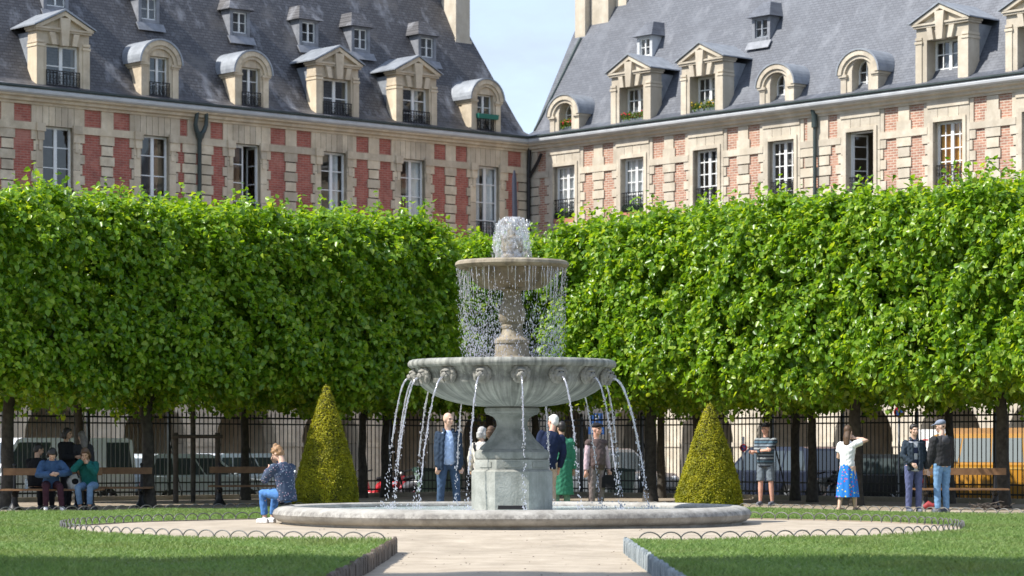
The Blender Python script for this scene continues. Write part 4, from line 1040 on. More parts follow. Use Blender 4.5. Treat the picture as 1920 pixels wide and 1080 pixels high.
def roof_z(d): return 12.60+1.74*d
def small_dormer(w,house,ox,xc,zb,wd=.84,hh=.80,dark=False,mat_='lead'):
    d=(zb-12.60)/1.74; yf=-d+.12; g=MB(ox); h=wd/2
    g.box(xc-h,xc-h+.13,yf-.9,yf,zb-.15,zb+hh); g.box(xc+h-.13,xc+h,yf-.9,yf,zb-.15,zb+hh); g.box(xc-h+.13,xc+h-.13,yf-.3,yf,zb+hh-.1,zb+hh); g.box(xc-h+.13,xc+h-.13,yf-.3,yf+.03,zb-.15,zb-.02)
    body=g.build('dormer',mt[mat_],house)
    r=MB(ox); e=h+.14; z=zb+hh
    r.add([(xc-e,yf+.16,z-.02),(xc+e,yf+.16,z-.02),(xc+e,yf-1.5,z-.02),(xc-e,yf-1.5,z-.02),(xc-h*.45,yf-.28,z+.52),(xc+h*.45,yf-.28,z+.52),(xc+h*.45,yf-1.5,z+.52),(xc-h*.45,yf-1.5,z+.52)],
          [(0,3,2,1),(4,5,6,7),(0,1,5,4),(1,2,6,5),(2,3,7,6),(3,0,4,7)])
    r.build('roof',mt[w.slate],body)
    x0,x1=xc-h+.13,xc+h-.13
    g=frame_mesh(x0,x1,zb-.02,zb+hh-.10,2,2,yf-.06,.035,.02,.028); g.ox=ox; g.build('window',mt['white'] if not dark else mt['zinc'],body)
    p=pane(x0+.03,x1-.03,zb,zb+hh-.12,yf-.09); p.ox=ox; p.build('pane',mt['glass'],body)
    l=MB(ox); l.prism_x([(yf+.02,zb-.16),(yf+.20,zb-.42),(yf+.24,zb-.42),(yf+.06,zb-.14)],xc-h-.12,xc+h+.12); l.build('apron',mt['lead'],body)

def make_house(w,t0,t1,wins,label,arches,end='party'):
    s=w.s; tm=(t0+t1)/2; ox=s*tm; base=wpt(w,tm,0,0)
    H=empty('town_house',base,w.rz,label,'town house','brick and stone houses round the square')
    X=lambda t:s*t
    a,b=sorted((X(t0),X(t1)))
    left=(s==1); st=mt[w.stone]
    wz0=8.95 if left else 9.48
    ow=1.14 if left else 1.18; so=.82 if left else .84       # opening width, half width of the surround
    rev=.15 if left else .17
    # --- wall with window openings
    xs=sorted(set([a,b]+[q for t in wins for q in (X(t)-ow/2,X(t)+ow/2)])); zs=[4.6,wz0,ZTOP,12.2]
    g=MB(ox); ops=[(X(t)-ow/2,X(t)+ow/2) for t in wins]
    for i in range(len(xs)-1):
        for j in range(3):
            if j==1 and any(abs(xs[i]-o[0])<1e-6 for o in ops): continue
            g.add([(xs[i],0,zs[j]),(xs[i+1],0,zs[j]),(xs[i+1],0,zs[j+1]),(xs[i],0,zs[j+1])],[(1,0,3,2)])
    g.cur=1
    for x0,x1 in ops:
        g.add([(x0,0,wz0),(x0,-rev-.1,wz0),(x0,-rev-.1,ZTOP),(x0,0,ZTOP)],[(0,1,2,3)]); g.add([(x1,0,wz0),(x1,-rev-.1,wz0),(x1,-rev-.1,ZTOP),(x1,0,ZTOP)],[(3,2,1,0)])
        g.add([(x0,0,ZTOP),(x0,-rev-.1,ZTOP),(x1,-rev-.1,ZTOP),(x1,0,ZTOP)],[(0,1,2,3)]); g.add([(x0,.05,wz0),(x1,.05,wz0),(x1,-rev-.1,wz0),(x0,-rev-.1,wz0)],[(0,1,2,3)])
    # end walls and back
    g.add([(a,0,GZ),(a,-10.4,GZ),(a,-10.4,12.6),(a,0,12.6)],[(0,3,2,1)]); g.add([(b,0,GZ),(b,-10.4,GZ),(b,-10.4,12.6),(b,0,12.6)],[(0,1,2,3)])
    g.add([(a,-10.4,GZ),(b,-10.4,GZ),(b,-10.4,12.6),(a,-10.4,12.6)],[(0,3,2,1)])
    # arcade storey
    def low(x):
        for t in arches:
            q=abs(x-X(t))
            if q<1.28: return 1.45+math.sqrt(max(0,1.28**2-q*q))*1.05
        return GZ
    cuts=sorted(set([a,b]+[min(b,max(a,X(t)+k*1.28)) for t in arches for k in (-1,1)]))
    for i in range(len(cuts)-1):
        u,v=cuts[i],cuts[i+1]; m=(u+v)/2
        n=16 if any(abs(m-X(t))<1.28 for t in arches) else 1
        strips(g,u+(1e-4 if n>1 else 0),v-(1e-4 if n>1 else 0),n,low,lambda x:4.6,0,-.65)
        if n==1:
            for q in (u,v): g.add([(q,0,GZ),(q,-.65,GZ),(q,-.65,1.45),(q,0,1.45)],[(0,1,2,3)])
    wall=g.build('wall',[mt[w.brick],st],H)
    # stone of the arcade in front of the brick colour
    g=MB(ox)
    g.box(a,b,.0,.10,4.35,4.6)
    for i in range(len(cuts)-1):
        u,v=cuts[i],cuts[i+1]; m=(u+v)/2
        if not any(abs(m-X(t))<1.28 for t in arches): g.box(u+.02,v-.02,0,.05,GZ,1.35); g.box(u-.03,v+.03,-.1,.09,1.35,1.5)
    g.build('arcade_pier',st,H)
    g=MB(ox)
    strips(g,a,b,int((b-a)/.16),lambda x:max(low(x),GZ)+(.03 if low(x)>GZ else 0),lambda x:4.36,.03,.004)
    g.build('arcade_facing',st,H)
    # rooms behind the windows and the arcade's inner wall
    g=MB(ox)
    g.box(a+.05,b-.05,-3.6,-3.5,GZ,4.5); g.box(a+.02,b-.02,-3.5,-.66,4.4,4.55)
    g.build('arcade_back',mt[w.stone],H)
    g=MB(ox); g.box(a+.06,b-.06,-3.0,-2.95,8.6,12.1); g.box(a+.06,b-.06,-2.95,-.4,8.6,8.7); g.box(a+.06,b-.06,-2.95,-.4,12.05,12.1)
    g.build('room',mt['room'],H)
    # --- stone dressings
    g=MB(ox); J=MB(ox)
    def blocks_z(x0,x1,y0,y1,z0,z1,h,gap=.014):
        z=z1
        while z>z0+.02:
            q=max(z0,z-h*random.uniform(.9,1.1)); g.box(x0,x1,y0,y1,q+gap,z); z=q
    def blocks_x(x0,x1,y0,y1,z0,z1,w_,gap=.014):
        n=max(1,round((x1-x0)/w_)); 
        for i in range(n): g.box(x0+(x1-x0)*i/n+(gap/2 if i else 0),x0+(x1-x0)*(i+1)/n-(gap/2 if i<n-1 else 0),y0,y1,z0,z1)
    bands=(11.40,11.64) if left else (11.22,11.44)
    BH=.335
    def chain(xc,wa,wb,z0,z1,pr=.045,ph=0):
        z=z1; k=ph
        while z>z0:
            ww=wa if k%2==0 else wb
            g.box(xc-ww/2,xc+ww/2,0,pr,max(z0,z-BH+.042),z); z-=BH; k+=1
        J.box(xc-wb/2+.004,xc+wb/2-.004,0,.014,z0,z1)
    def teeth(xe,dirn,z0,z1,wa,wb):
        z=z1; k=0
        while z>z0:
            ww=wa if k%2==0 else wb
            g.box(xe,xe+dirn*ww,0,.04,max(z0,z-BH+.042),z); z-=BH; k+=1
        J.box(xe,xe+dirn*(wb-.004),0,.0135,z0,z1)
    for t in wins:
        x=X(t)
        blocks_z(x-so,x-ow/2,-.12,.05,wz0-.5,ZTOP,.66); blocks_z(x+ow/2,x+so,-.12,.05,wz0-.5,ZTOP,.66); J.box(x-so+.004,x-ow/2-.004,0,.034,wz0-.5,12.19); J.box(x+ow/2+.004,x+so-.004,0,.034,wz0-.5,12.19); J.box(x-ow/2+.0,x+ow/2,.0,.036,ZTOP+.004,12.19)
        blocks_x(x-so,x+so,-.12,.052,ZTOP,12.2,.22 if left else .42,.016)
        if left:
            g.box(x-so-.02,x-so+.30,.05,.15,bands[0]-.02,bands[1]); g.box(x+so-.30,x+so+.02,.05,.15,bands[0]-.02,bands[1])
            for q in (-1,1):
                g.box(x+q*(so-.27),x+q*(so-.03),.05,.11,bands[0]-.30,bands[0]-.02); g.box(x+q*(so-.21),x+q*(so-.09),.05,.09,bands[0]-.62,bands[0]-.30)
        else:
            g.box(x-ow/2-.13,x-ow/2+.0,.05,.09,wz0,ZTOP+.13); g.box(x+ow/2,x+ow/2+.13,.05,.09,wz0,ZTOP+.13); g.box(x-ow/2,x+ow/2,.05,.09,ZTOP,ZTOP+.13)
            g.box(x-ow/2-.22,x+ow/2+.22,.05,.14,wz0-.16,wz0); g.box(x-ow/2-.1,x+ow/2+.1,.05,.09,wz0-.3,wz0-.16)
            g.box(x-so,x+so,.052,.085,12.02,12.2)
        wa,wb=(.17,.08) if left else (.24,.12)
        teeth(x-so,-1,8.3,bands[0],wa,wb); teeth(x+so,1,8.3,bands[0],wa,wb)
        g.box(x-so-.16,x-so,0,.04,bands[1],12.2); g.box(x+so,x+so+.16,0,.04,bands[1],12.2)
    allx=sorted(X(t) for t in wins)
    for xa,xb in zip(allx[:-1],allx[1:]):
        m=(xa+xb)/2
        chain(m,.54 if left else .60,.43 if left else .48,8.3,bands[0]); g.box(m-.23,m+.23,0,.045,bands[1],12.2); g.box(xa+so+(.02 if left else 0),xb-so-(.02 if left else 0),0,.065,bands[0],bands[1])
        if not left: g.box(m-.30,m+.30,.0,.047,bands[1],bands[1]+.3)
    # ends of the house: quoins beside the corner or the party line
    for q,xe in ((-1,a),(1,b)):
        near=min(allx,key=lambda v:abs(v-xe)); gap=abs(xe-near)-so
        g.box(min(xe,near-q*-so) if False else min(xe,near+q*so),max(xe,near+q*so),0,.065,bands[0],bands[1])
        inner=xe-q*.31
        chain(inner,.62,.46,8.3,bands[0],.045); g.box(min(xe,xe-q*.5),max(xe,xe-q*.42),0,.045,bands[1],12.2)
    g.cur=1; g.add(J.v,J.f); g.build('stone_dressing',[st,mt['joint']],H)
    # --- cornice and gutter
    o=w.dz; e0=-.0; g=MB(ox)
    prof=[(-.1,12.2),(.09,12.2),(.10,12.27),(.20,12.30),(.22,12.38),(.32,12.42),(.34,12.48),(-.1,12.48)]
    g.prism_x([(y+o,z+o) for y,z in prof],a,b); g.build('cornice',st,H)
    g=MB(ox); g.prism_x([(y+o,z+o) for y,z in [(.0,12.481),(.36,12.481),(.43,12.53),(.45,12.60),(.43,12.655),(.0,12.655)]],a,b); 
    g.cur=1; g.prism_x([(y+o,z+o) for y,z in [(.0,12.656),(.47,12.656),(.50,12.69),(.50,12.735),(.40,12.75),(.0,12.75)]],a,b)
    g.build('gutter',[mt['gutter'],mt['darkgutter']],H)
    # --- roof
    g=MB(ox)
    rows=[(-.40,12.757),(-.10,12.85),(.2,13.0),(.5,13.47)]+[(d,roof_z(d)) for d in (1.2,2.2,3.4,5.2)]
    def xend(t,d):
        dd=max(0,d)
        if t<.01 and left: return X(.37*dd)
        if t<.01: return X(-.10*dd)
        return X(t)
    vs=[]
    for d,z in rows: vs+=[(xend(t0,d),-d,z+o),(xend(t1,d),-d,z+o)]
    n=len(rows); vs+=[(xend(t0,5.2),-10.6,12.7),(xend(t1,5.2),-10.6,12.7)]
    fs=[(2*i,2*i+1,2*i+3,2*i+2) if left else (2*i+1,2*i,2*i+2,2*i+3) for i in range(n)]
    fs+=[tuple(2*i for i in range(n+1)),tuple(2*i+1 for i in range(n+1))]
    g.add(vs,fs)
    roof=g.build('roof',mt[w.slate],H)
    H['ox']=ox
    return H,ox,X,rev,ow,wz0,roof

def make_houses():
    NL=[2.05,5.56,9.09,12.79]; 
    H,ox,X,rev,ow,wz0,roof=make_house(WL,0.0,14.79,NL,'red brick town house left of the corner, hipped at its right end by a chimney',[2.0,5.6,9.2,12.8])
    y=-rev; rl=(8.96,.60,.04)
    put_window(WL,H,ox,X(2.05),ow,wz0,ZTOP,2,4,y,[(.0,.42,'curtain',.14),(.62,1,'curtain',.14)],rl)
    put_window(WL,H,ox,X(5.56),ow,wz0,ZTOP,2,4,y,[(.0,.56,'curtain',.12),(.86,1,'curtain',.14)],rl)
    put_window(WL,H,ox,X(9.09),ow,wz0,ZTOP,2,4,y,[(.12,.5,'curtain',.12),(.82,.98,'curtain_b',.14)],rl)
    put_window(WL,H,ox,X(12.79),ow,wz0,ZTOP,2,4,y,[(.56,.97,'curtain_b',.16)],rl,open_=[(-1,-1.5),(1,-.12)])
    pediment_dormer(WL,H,ox,X(8.97),2.05,12.80,1.20,.20,2,2,None)
    pediment_dormer(WL,H,ox,X(5.43),2.05,12.80,1.20,.20,2,3,[(.2,.45,'curtain')])
    arched_dormer(WL,H,ox,X(12.63),1.46,12.84,.66,.76,1.32,.16,False)
    arched_dormer(WL,H,ox,X(2.18),1.46,12.84,.66,.76,1.32,.16,False)
    for t in (8.95,6.63,3.55): small_dormer(WL,H,ox,X(t),15.58)
    small_dormer(WL,H,ox,X(11.9),15.62)
    g=MB(ox); g.box(X(.98),X(1.66),-3.05,-2.22,15.2,20.5); g.box(X(.93),X(1.71),-3.10,-2.17,15.2,16.5)
    g.box(X(1.9),X(2.5),-4.2,-3.3,16.5,20.5)
    g.build('chimney',mt['stone_r'],roof)
    g=MB(ox); g.tube([(X(14.79),.13,8.0),(X(14.79),.13,11.45),(X(14.79),.15,11.62)],[.07,.07,.10],10)
    g.tube([(X(14.79),.15,11.60),(X(14.79),.16,11.78)],[.12,.17],10)
    for q in (-1,1): g.tube([(X(14.79)+q*.04,.16,11.70),(X(14.79)+q*.15,.17,11.86),(X(14.79)+q*.215,.20,12.05),(X(14.79)+q*.20,.24,12.25),(X(14.79)+q*.18,.27,12.45)],[.085,.08,.075,.07,.065],8)
    g.build('downpipe',mt['darkgutter'],H,50)
    H,ox,X,rev,ow,wz0,roof=make_house(WL,14.79,25.9,[16.49,20.19,23.9],'red brick town house at the far left, beyond the forked drainpipe',[16.5,20.2,23.9])
    put_window(WL,H,ox,X(16.49),ow,wz0,ZTOP,2,4,-rev,[(.1,.42,'curtain_b',.3),(.7,.98,'curtain_b',.3)],rl)
    put_window(WL,H,ox,X(20.19),ow,wz0,ZTOP,2,4,-rev,[(.72,.98,'curtain_b',.4)],rl)
    put_window(WL,H,ox,X(23.9),ow,wz0,ZTOP,2,4,-rev,None,rl)
    pediment_dormer(WL,H,ox,X(20.03),2.15,12.86,1.22,.14,2,2)
    arched_dormer(WL,H,ox,X(16.34),1.52,12.84,.66,.76,1.34,.16,False)
    small_dormer(WL,H,ox,X(19.2),15.75,.95,.9); small_dormer(WL,H,ox,X(15.6),15.7)
    # right wing
    NR=[1.98,5.56,9.18,12.72]
    H,ox,X,rev,ow,wz0,roof=make_house(WR,0.0,14.3,NR,'pale stone and pink brick house right of the corner, flower boxes on its dormers',[2.0,5.6,9.2,12.8])
    y=-rev
    put_window(WR,H,ox,X(1.98),ow,wz0,ZTOP,4,5,y,[(0,1,'curtain',.1)],(9.62,.75,.0))
    put_window(WR,H,ox,X(5.56),ow,wz0,ZTOP,4,5,y,[(0,1,'curtain',.1)],(9.62,.75,.0))
    put_window(WR,H,ox,X(9.18),ow,wz0,ZTOP,4,5,y,None,(9.52,.75,-.1))
    put_window(WR,H,ox,X(12.72),ow,wz0-.0,ZTOP,4,5,y,None,(9.52,.7,-.1))
    arched_dormer(WR,H,ox,X(2.04),1.62,12.80,.62,.68,1.05,.34,True,None,False)
    pediment_dormer(WR,H,ox,X(5.50),2.2,12.78,1.22,.42,4,3,[(.1,.5,'curtain')],False)
    pediment_dormer(WR,H,ox,X(9.03),2.2,12.80,1.22,.42,4,3,[(.1,.5,'curtain')],False)
    arched_dormer(WR,H,ox,X(12.55),1.62,12.80,.62,.68,1.05,.34,True,None,False)
    small_dormer(WR,H,ox,X(4.55),15.45,.78,.72,False,'gutter'); small_dormer(WR,H,ox,X(10.3),15.45,.85,.72,True)
    g=MB(ox); g.box(X(-.05),X(.50),-3.1,-2.35,14.8,20.5); g.box(X(.55),X(1.5),-3.35,-2.6,14.8,20.5); g.box(X(1.52),X(2.1),-3.7,-2.95,15.0,20.5)
    g.build('chimney',mt['stone_r'],roof)
    g=MB(ox); g.tube([(X(.06),-.22,13.05),(X(.20),-1.2,roof_z(1.2)+.03),(X(.33),-2.3,roof_z(2.3)+.03)],[.05,.05,.075],6); g.build('flashing',mt['darkgutter'],roof)
    g=MB(ox); g.tube([(X(14.3),.14,8.0),(X(14.3),.14,11.9)],.06,10); g.tube([(X(14.3),.14,11.85),(X(14.3),.15,12.2),(X(14.3),.24,12.46)],[.11,.10,.08],10); g.build('downpipe',mt['darkgutter'],H,50)
    H,ox,X,rev,ow,wz0,roof=make_house(WR,14.3,26.6,[16.2,19.85,23.35],'pale stone and pink brick house at the far right with amber curtained window',[16.3,19.9,23.4])
    put_window(WR,H,ox,X(16.2),ow,wz0,ZTOP,4,5,-rev,None,(9.52,.6,-.1),open_=[(1,-1.15)])
    put_window(WR,H,ox,X(19.85),ow,wz0,ZTOP,4,5,-rev,[(0,1,'curtain_y',.1)],(9.52,.7,-.1))
    put_window(WR,H,ox,X(23.35),ow,wz0,ZTOP,4,5,-rev,None,None)
    arched_dormer(WR,H,ox,X(16.2),1.66,12.84,.64,.70,1.08,.34,True,None,False)
    pediment_dormer(WR,H,ox,X(19.62),2.3,12.86,1.25,.42,4,3,None,False)
    pediment_dormer(WR,H,ox,X(23.2),2.3,12.86,1.25,.42,4,3,None,False)
    g=MB(ox); g.box(X(14.4),X(15.3),-3.4,-2.3,16.3,20); g.build('chimney',mt['slate_l'],roof)
    g=MB(ox); g.box(X(16.2)-.25,X(16.2)+.2,-2.94,-2.9,10.0,10.9); g.cur=1; g.box(X(16.2)-.32,X(16.2)+.27,-2.95,-2.93,9.93,10.97)
    g.build('picture',[mt['curtain_b'],mt['iron']],H)
    # drainpipe in the inner corner belongs to the left house
    r=[o for o in bpy.data.objects if o.name=='town_house'][0]
    g=MB(r['ox']); g.tube([(.16,.16,4.0),(.16,.16,11.6),(.16,.2,12.4)],.07,9); g.tube([(.16,.2,11.3),(.16,.7,11.85),(.16,.85,12.1)],[.06,.06,.06],8)
    g.build('downpipe',mt['iron'],r,50)
    for o in list(bpy.data.objects):
        if 'ox' in o: del o['ox']

def plant_box(w,t,z,d,wd,label,kind,mat_):
    p=wpt(w,t,d,z); r=empty('flower_box',p,w.rz,label,'flower box','window flower boxes')
    g=MB(); n=2 if wd>1 else 1
    for i in range(n):
        a=-wd/2+wd*i/n+.01; b=-wd/2+wd*(i+1)/n-.01
        g.add([(a+.02,-.08,0),(b-.02,-.08,0),(b-.02,.08,0),(a+.02,.08,0),(a,-.10,.17),(b,-.10,.17),(b,.10,.17),(a,.10,.17)],[(0,3,2,1),(4,5,6,7),(0,1,5,4),(1,2,6,5),(2,3,7,6),(3,0,4,7)])
    g.build('trough',mt[mat_],r)
    if kind=='conifer':
        for i in range(9):
            x=-wd/2+wd*(i+.5)/9; n=500; rng=np.random.default_rng(i+int(t*10))
            P=norm(rng.normal(0,1,(n,3)))*np.array([[.075,.08,.16]])*rng.uniform(.75,1,(n,1)); 
            link('shrub',leaves('shrub',P+np.array([[x,0,.31]]),norm(P),.03,mt['conifer'],-.2,.3,.7,.5,.2,rng),r)
    elif kind:
        rng=np.random.default_rng(int(t*7)); n=260
        P=np.stack([rng.uniform(-wd/2,wd/2,n),rng.uniform(-.12,.14,n),.14+rng.uniform(0,.30,n)*(1.1-.5*np.abs(rng.uniform(-1,1,n)))],1)
        link('foliage',leaves('foliage',P,norm(P-np.array([[0,0,.0]])),.085,mt['flower_leaf'],.2,.5,.8,.8,.2,rng),r)
        g=MB()
        for i in range(12 if kind!='green' else 0):
            g.ball((random.uniform(-wd/2,wd/2),random.uniform(.0,.15),random.uniform(.22,.42)),.035,.035,.03,6,5)
        if g.v: g.build('flower',mt[kind],r)
make_houses()
plant_box(WR,1.98,9.49,-.02,1.12,'terracotta trough of dark conifers on the sill nearest the corner','conifer','terracotta')
plant_box(WR,5.56,9.49,-.02,1.12,'terracotta trough of clipped dark conifers on the second sill from the corner','conifer','terracotta')
plant_box(WR,2.04,12.82,-.10,.6,'small planter with orange and green plants in the round headed dormer by the corner','flower_red','greybox')
plant_box(WR,5.50,12.80,-.10,1.14,'grey flower box with a red geranium in the pedimented dormer nearest the corner','flower_red','greybox')
plant_box(WR,9.03,12.82,-.10,1.14,'grey flower box with yellow green plants in the second pedimented dormer','flower_yellow','greybox')
plant_box(WL,2.18,13.27,.16,1.0,'bright green planter hung on the railing of the left dormer nearest the corner',None,'greenbox')
# ------------------------------------------------------------------ ground, lawn, edging
FC=Vector((.3,73.6,0))                      # corner of the iron fence
LCX,LCY,LCR=0.0,41.5,6.82                   # sanded circle round the fountain
def poly_sheet(name,pts,z,mat_,kind='structure'):
    g=MB(); g.add([(x,y,z) for x,y in pts],[tuple(range(len(pts)))]); o=g.build(name,mat_); return tag(o,kind=kind)
def path_x(side,Y):
    return (-1.49-.013*(34.6-Y)) if side<0 else (1.45+.006*(34.6-Y))
def arc(side,n=48):
    """lawn boundary on one side, from the near path corner round to the far one"""
    a0=math.asin(1.5/LCR); pts=[]
    for i in range(n+1):
        a=a0+(PI-2*a0)*i/n
        pts.append((side*LCR*math.sin(a)+LCX, LCY-LCR*math.cos(a)))
    return pts
L1=lambda a:(-9.6+.7512*a,50.8+.66*a)
R1=lambda b:(6.8-.66*b,52+.7512*b)
def lawn_poly(side):
    if side<0: far=[L1(10.6),L1(-30)]
    else: far=[R1(7.9),R1(-34)]
    p=[(path_x(side,4),4.0),(path_x(side,20),20.0),(path_x(side,34.6),LCY-math.sqrt(LCR**2-1.5**2))]+arc(side)[1:]+[(side*1.47,57.5)]
    p+=far+[(side*(34 if side>0 else 32.2),4.0)]
    return p if side>0 else p[::-1]
def make_ground():
    g=MB(); g.add([(-900,-300,GZ-.004),(900,-300,GZ-.004),(900,1500,GZ-.004),(-900,1500,GZ-.004)],[(0,1,2,3)]); tag(g.build('ground',mt['asphalt']),kind='structure')
    # garden terrace, a step above the street; the near part lies lower, under the lawns and the sunken path
    A=FC+Vector((0,.35,0)); B=FC-dL*80+Vector((0,.3,0)); D=FC-dR*90+Vector((0,.3,0))
    def cut(p,q,Y): u=(Y-p.y)/(q.y-p.y); return p.lerp(q,u)
    Y0=49.0; Lc=cut(A,B,Y0); Rc=cut(A,D,Y0)
    g=MB(); P=[A,Lc,Rc]; n=3
    g.add([(p.x,p.y,0) for p in P]+[(p.x,p.y,GZ-.01) for p in P],[(0,1,2)]+[(i,n+i,n+(i+1)%n,(i+1)%n) for i in range(n)])
    P=[Lc+Vector((-.01,0,0)),B,Vector((-90,-40,0)),Vector((90,-40,0)),D,Rc+Vector((.01,0,0))]; n=6
    g.add([(p.x,p.y,-.19) for p in P]+[(p.x,p.y,GZ-.01) for p in P],[tuple(range(n))]+[(i,n+i,n+(i+1)%n,(i+1)%n) for i in range(n)])
    tag(g.build('garden_ground',mt['earth']),kind='structure')
    # pavements along the houses
    for w in (WL,WR):
        a=wpt(w,-.0,.0); b=wpt(w,30,0); c=wpt(w,30,3.2); d=wpt(w,3.2,3.2)
        g=MB(); q=[a,b,c,d]; q=q if w is WR else q[::-1]
        g.add([(p.x,p.y,GZ+.12) for p in q]+[(p.x,p.y,GZ-.02) for p in q],[(0,1,2,3)]+[(i,4+i,4+(i+1)%4,(i+1)%4) for i in range(4)])
        tag(g.build('pavement',mt['pave']),kind='structure')
    g=MB(); xs=[-9+18*i/60 for i in range(61)]; ys=[-6,10,20]+[26+28*i/70 for i in range(71)]
    def sz(x,y):
        u=min(1,max(0,(y-35.2)/3.4)); u=u*u*(3-2*u)
        return -.125+.129*u+.006*math.sin(x*1.7+y*.9)*math.sin(y*1.3-x*.6)*(1 if y<51 else 0)
    vs=[(x,y,sz(x,y)) for y in ys for x in xs]; n=len(xs)
    g.add(vs,[(j*n+i,j*n+i+1,(j+1)*n+i+1,(j+1)*n+i) for j in range(len(ys)-1) for i in range(n-1)])
    tag(g.build('sand_path',mt['sand'],None,60),kind='structure')
    for side in (-1,1):
        P=lawn_poly(side); n=len(P); g=MB(); g.add([(x,y,.022) for x,y in P]+[(x,y,-.2) for x,y in P],[tuple(range(n))]); g.cur=1
        g.add([(x,y,.022) for x,y in P]+[(x,y,-.2) for x,y in P],[(i,n+i,n+(i+1)%n,(i+1)%n) for i in range(n)])
        tag(g.build('lawn',[mt['lawn'],mt['earth']]),kind='structure')
    # blades
    n=680000; X=RNG.uniform(-14.5,14.5,n); Y=24+36*RNG.uniform(0,1,n)
    keep=np.abs(X)<.235*Y+1.2
    keep&=((X-LCX)**2+(Y-LCY)**2>LCR**2)
    lx=np.where(X<0,-1.49-.013*(34.6-Y),0); rx=np.where(X>0,1.45+.006*(34.6-Y),0)
    keep&=np.where(X<0,X<lx-.03,X>rx+.03)
    # inside the outer border lines
    keep&=((X+9.6)*.66-(Y-50.8)*.7512>.05)&(-(X-6.8)*.7512-(Y-52)*.66>.05)
    X=X[keep];Y=Y[keep];n=len(X)
    h=RNG.uniform(.028,.062,n)*(1+.25*np.sin(X*2.1+Y*.9)); w=RNG.uniform(.004,.0075,n); a=RNG.uniform(0,PI,n); lx=RNG.normal(0,.022,n); ly=RNG.normal(0,.022,n)
    z0=np.full(n,.02); ca,sa=np.cos(a)*w,np.sin(a)*w
    v=np.stack([np.stack([X-ca,Y-sa,z0],1),np.stack([X+ca,Y+sa,z0],1),np.stack([X+ca*.6+lx*.5,Y+sa*.6+ly*.5,z0+h*.6],1),np.stack([X+lx*1.3,Y+ly*1.3,z0+h],1)],1).reshape(-1,3)
    q=np.arange(n)[:,None]*4+np.array([[0,1,2,3]])
    tag(link('grass',quad_mesh('grass',v,q,mt['grass'])),'short mown grass blades covering the lawns','grass',kind='stuff')
    # loose grit and small stones on the sand
    g=MB()
    for q in range(420):
        x=random.uniform(-6.5,6.5); y=random.uniform(25,41)
        if y<35 and abs(x)>1.35: continue
        if (x-LCX)**2+(y-LCY)**2>(LCR-.2)**2 and y>35: continue
        if (x-FX)**2+(y-FY)**2<3.95**2: continue
        if random.random()<.5 and y<35: x=math.copysign(1.4-abs(random.gauss(0,.12)),x)
        rd=random.uniform(.004,.010); g.ball((x,y,sz(x,y)+rd*.3),rd*random.uniform(.8,1.6),rd*random.uniform(.8,1.6),rd*.7,5,4)
    tag(g.build('grit',plain('grit stones',(.25,.215,.175),.95,0,.2,.5,3.0)),'small loose stones scattered over the sand','grit',kind='stuff')
    # hoop edging
    hm=plain('grey hoop iron',(.15,.145,.14),.55,.3)
    g=MB(); r=.148; pts=[(-r,0,-.02),(-r,0,.02)]+[(-r*math.cos(PI*i/10),0,.02+r*.74*math.sin(PI*i/10)) for i in range(11)]+[(r,0,.02),(r,0,-.02)]
    g.tube(pts,.0095,5); me=g.mesh('hoop',hm,60)
    def run(pts,label,grp):
        P=[Vector((x,y,0)) for x,y in pts]; c=sum(P,Vector())/len(P)
        root=empty('lawn_edging',(P[0].x,P[0].y,0),0,label,'lawn edging',grp)
        step=.285; acc=0; pos=[]
        for a,b in zip(P[:-1],P[1:]):
            L=(b-a).length; t=acc
            while t<L: pos.append((a.lerp(b,t/L),math.atan2(b.y-a.y,b.x-a.x))); t+=step
            acc=t-L
        if 'circle' in label: pos=[q for q in pos if (q[0]-P[0]).length>.12 and (q[0]-P[-1]).length>.2]
        for p,ang in pos[:98]:
            o=link('hoop',me,root,(p.x-P[0].x,p.y-P[0].y,0),ang)
            o.rotation_euler=(random.gauss(0,.05),random.gauss(0,.03),ang+random.gauss(0,.03))
    A=arc(-1,60); run(A,'wire hoop edging curving round the left half of the sanded circle','hoop edging of the lawns')
    A=arc(1,60); run(A,'wire hoop edging curving round the right half of the sanded circle','hoop edging of the lawns')
    run([L1(10.4),L1(-6)],'wire hoop edging along the far side of the left lawn, in front of the benches','hoop edging of the lawns')
    run([R1(7.8),R1(-6)],'wire hoop edging along the far side of the right lawn, behind the standing people','hoop edging of the lawns')
    # low borders along the path
    for side,m,lab in ((-1,'log','dark brown weathered shade-tinted border of upright boards along the left edge of the path'),(1,'log_lit','blue grey weathered sun-tinted border of upright boards along the right edge of the path')):
        g=MB(); Y=34.75
        while Y>9:
            L=random.uniform(.10,.17); h=random.uniform(.045,.08); x=path_x(side,Y); t=.055*random.uniform(.85,1.1); off=random.uniform(-.008,.008)
            x1=path_x(side,Y-L+.006)
            lo,hi=-.2,h
            vs=[]
            for (xx,yy) in ((x+off-t/2,Y),(x+off+t/2,Y),(x1+off+t/2,Y-L+.006),(x1+off-t/2,Y-L+.006)): vs.append((xx,yy,lo))
            tilt=random.uniform(-.01,.01)
            for k,(xx,yy) in enumerate(((x+off-t*.3,Y-.012),(x+off+t*.3,Y-.012),(x1+off+t*.3,Y-L+.018),(x1+off-t*.3,Y-L+.018))): vs.append((xx,yy,hi+(tilt if k<2 else -tilt)))
            mid=[((vs[i][0]),vs[i][1],hi-.025) for i in range(4)]
            b=len(g.v); g.add(vs[:4]+mid+vs[4:],[(0,1,5,4),(1,2,6,5),(2,3,7,6),(3,0,4,7),(4,5,9,8),(5,6,10,9),(6,7,11,10),(7,4,8,11),(8,9,10,11)])
            Y-=L
        o=g.build('path_border',mt[m],smooth=40); tag(o,lab,'path border')
make_ground()

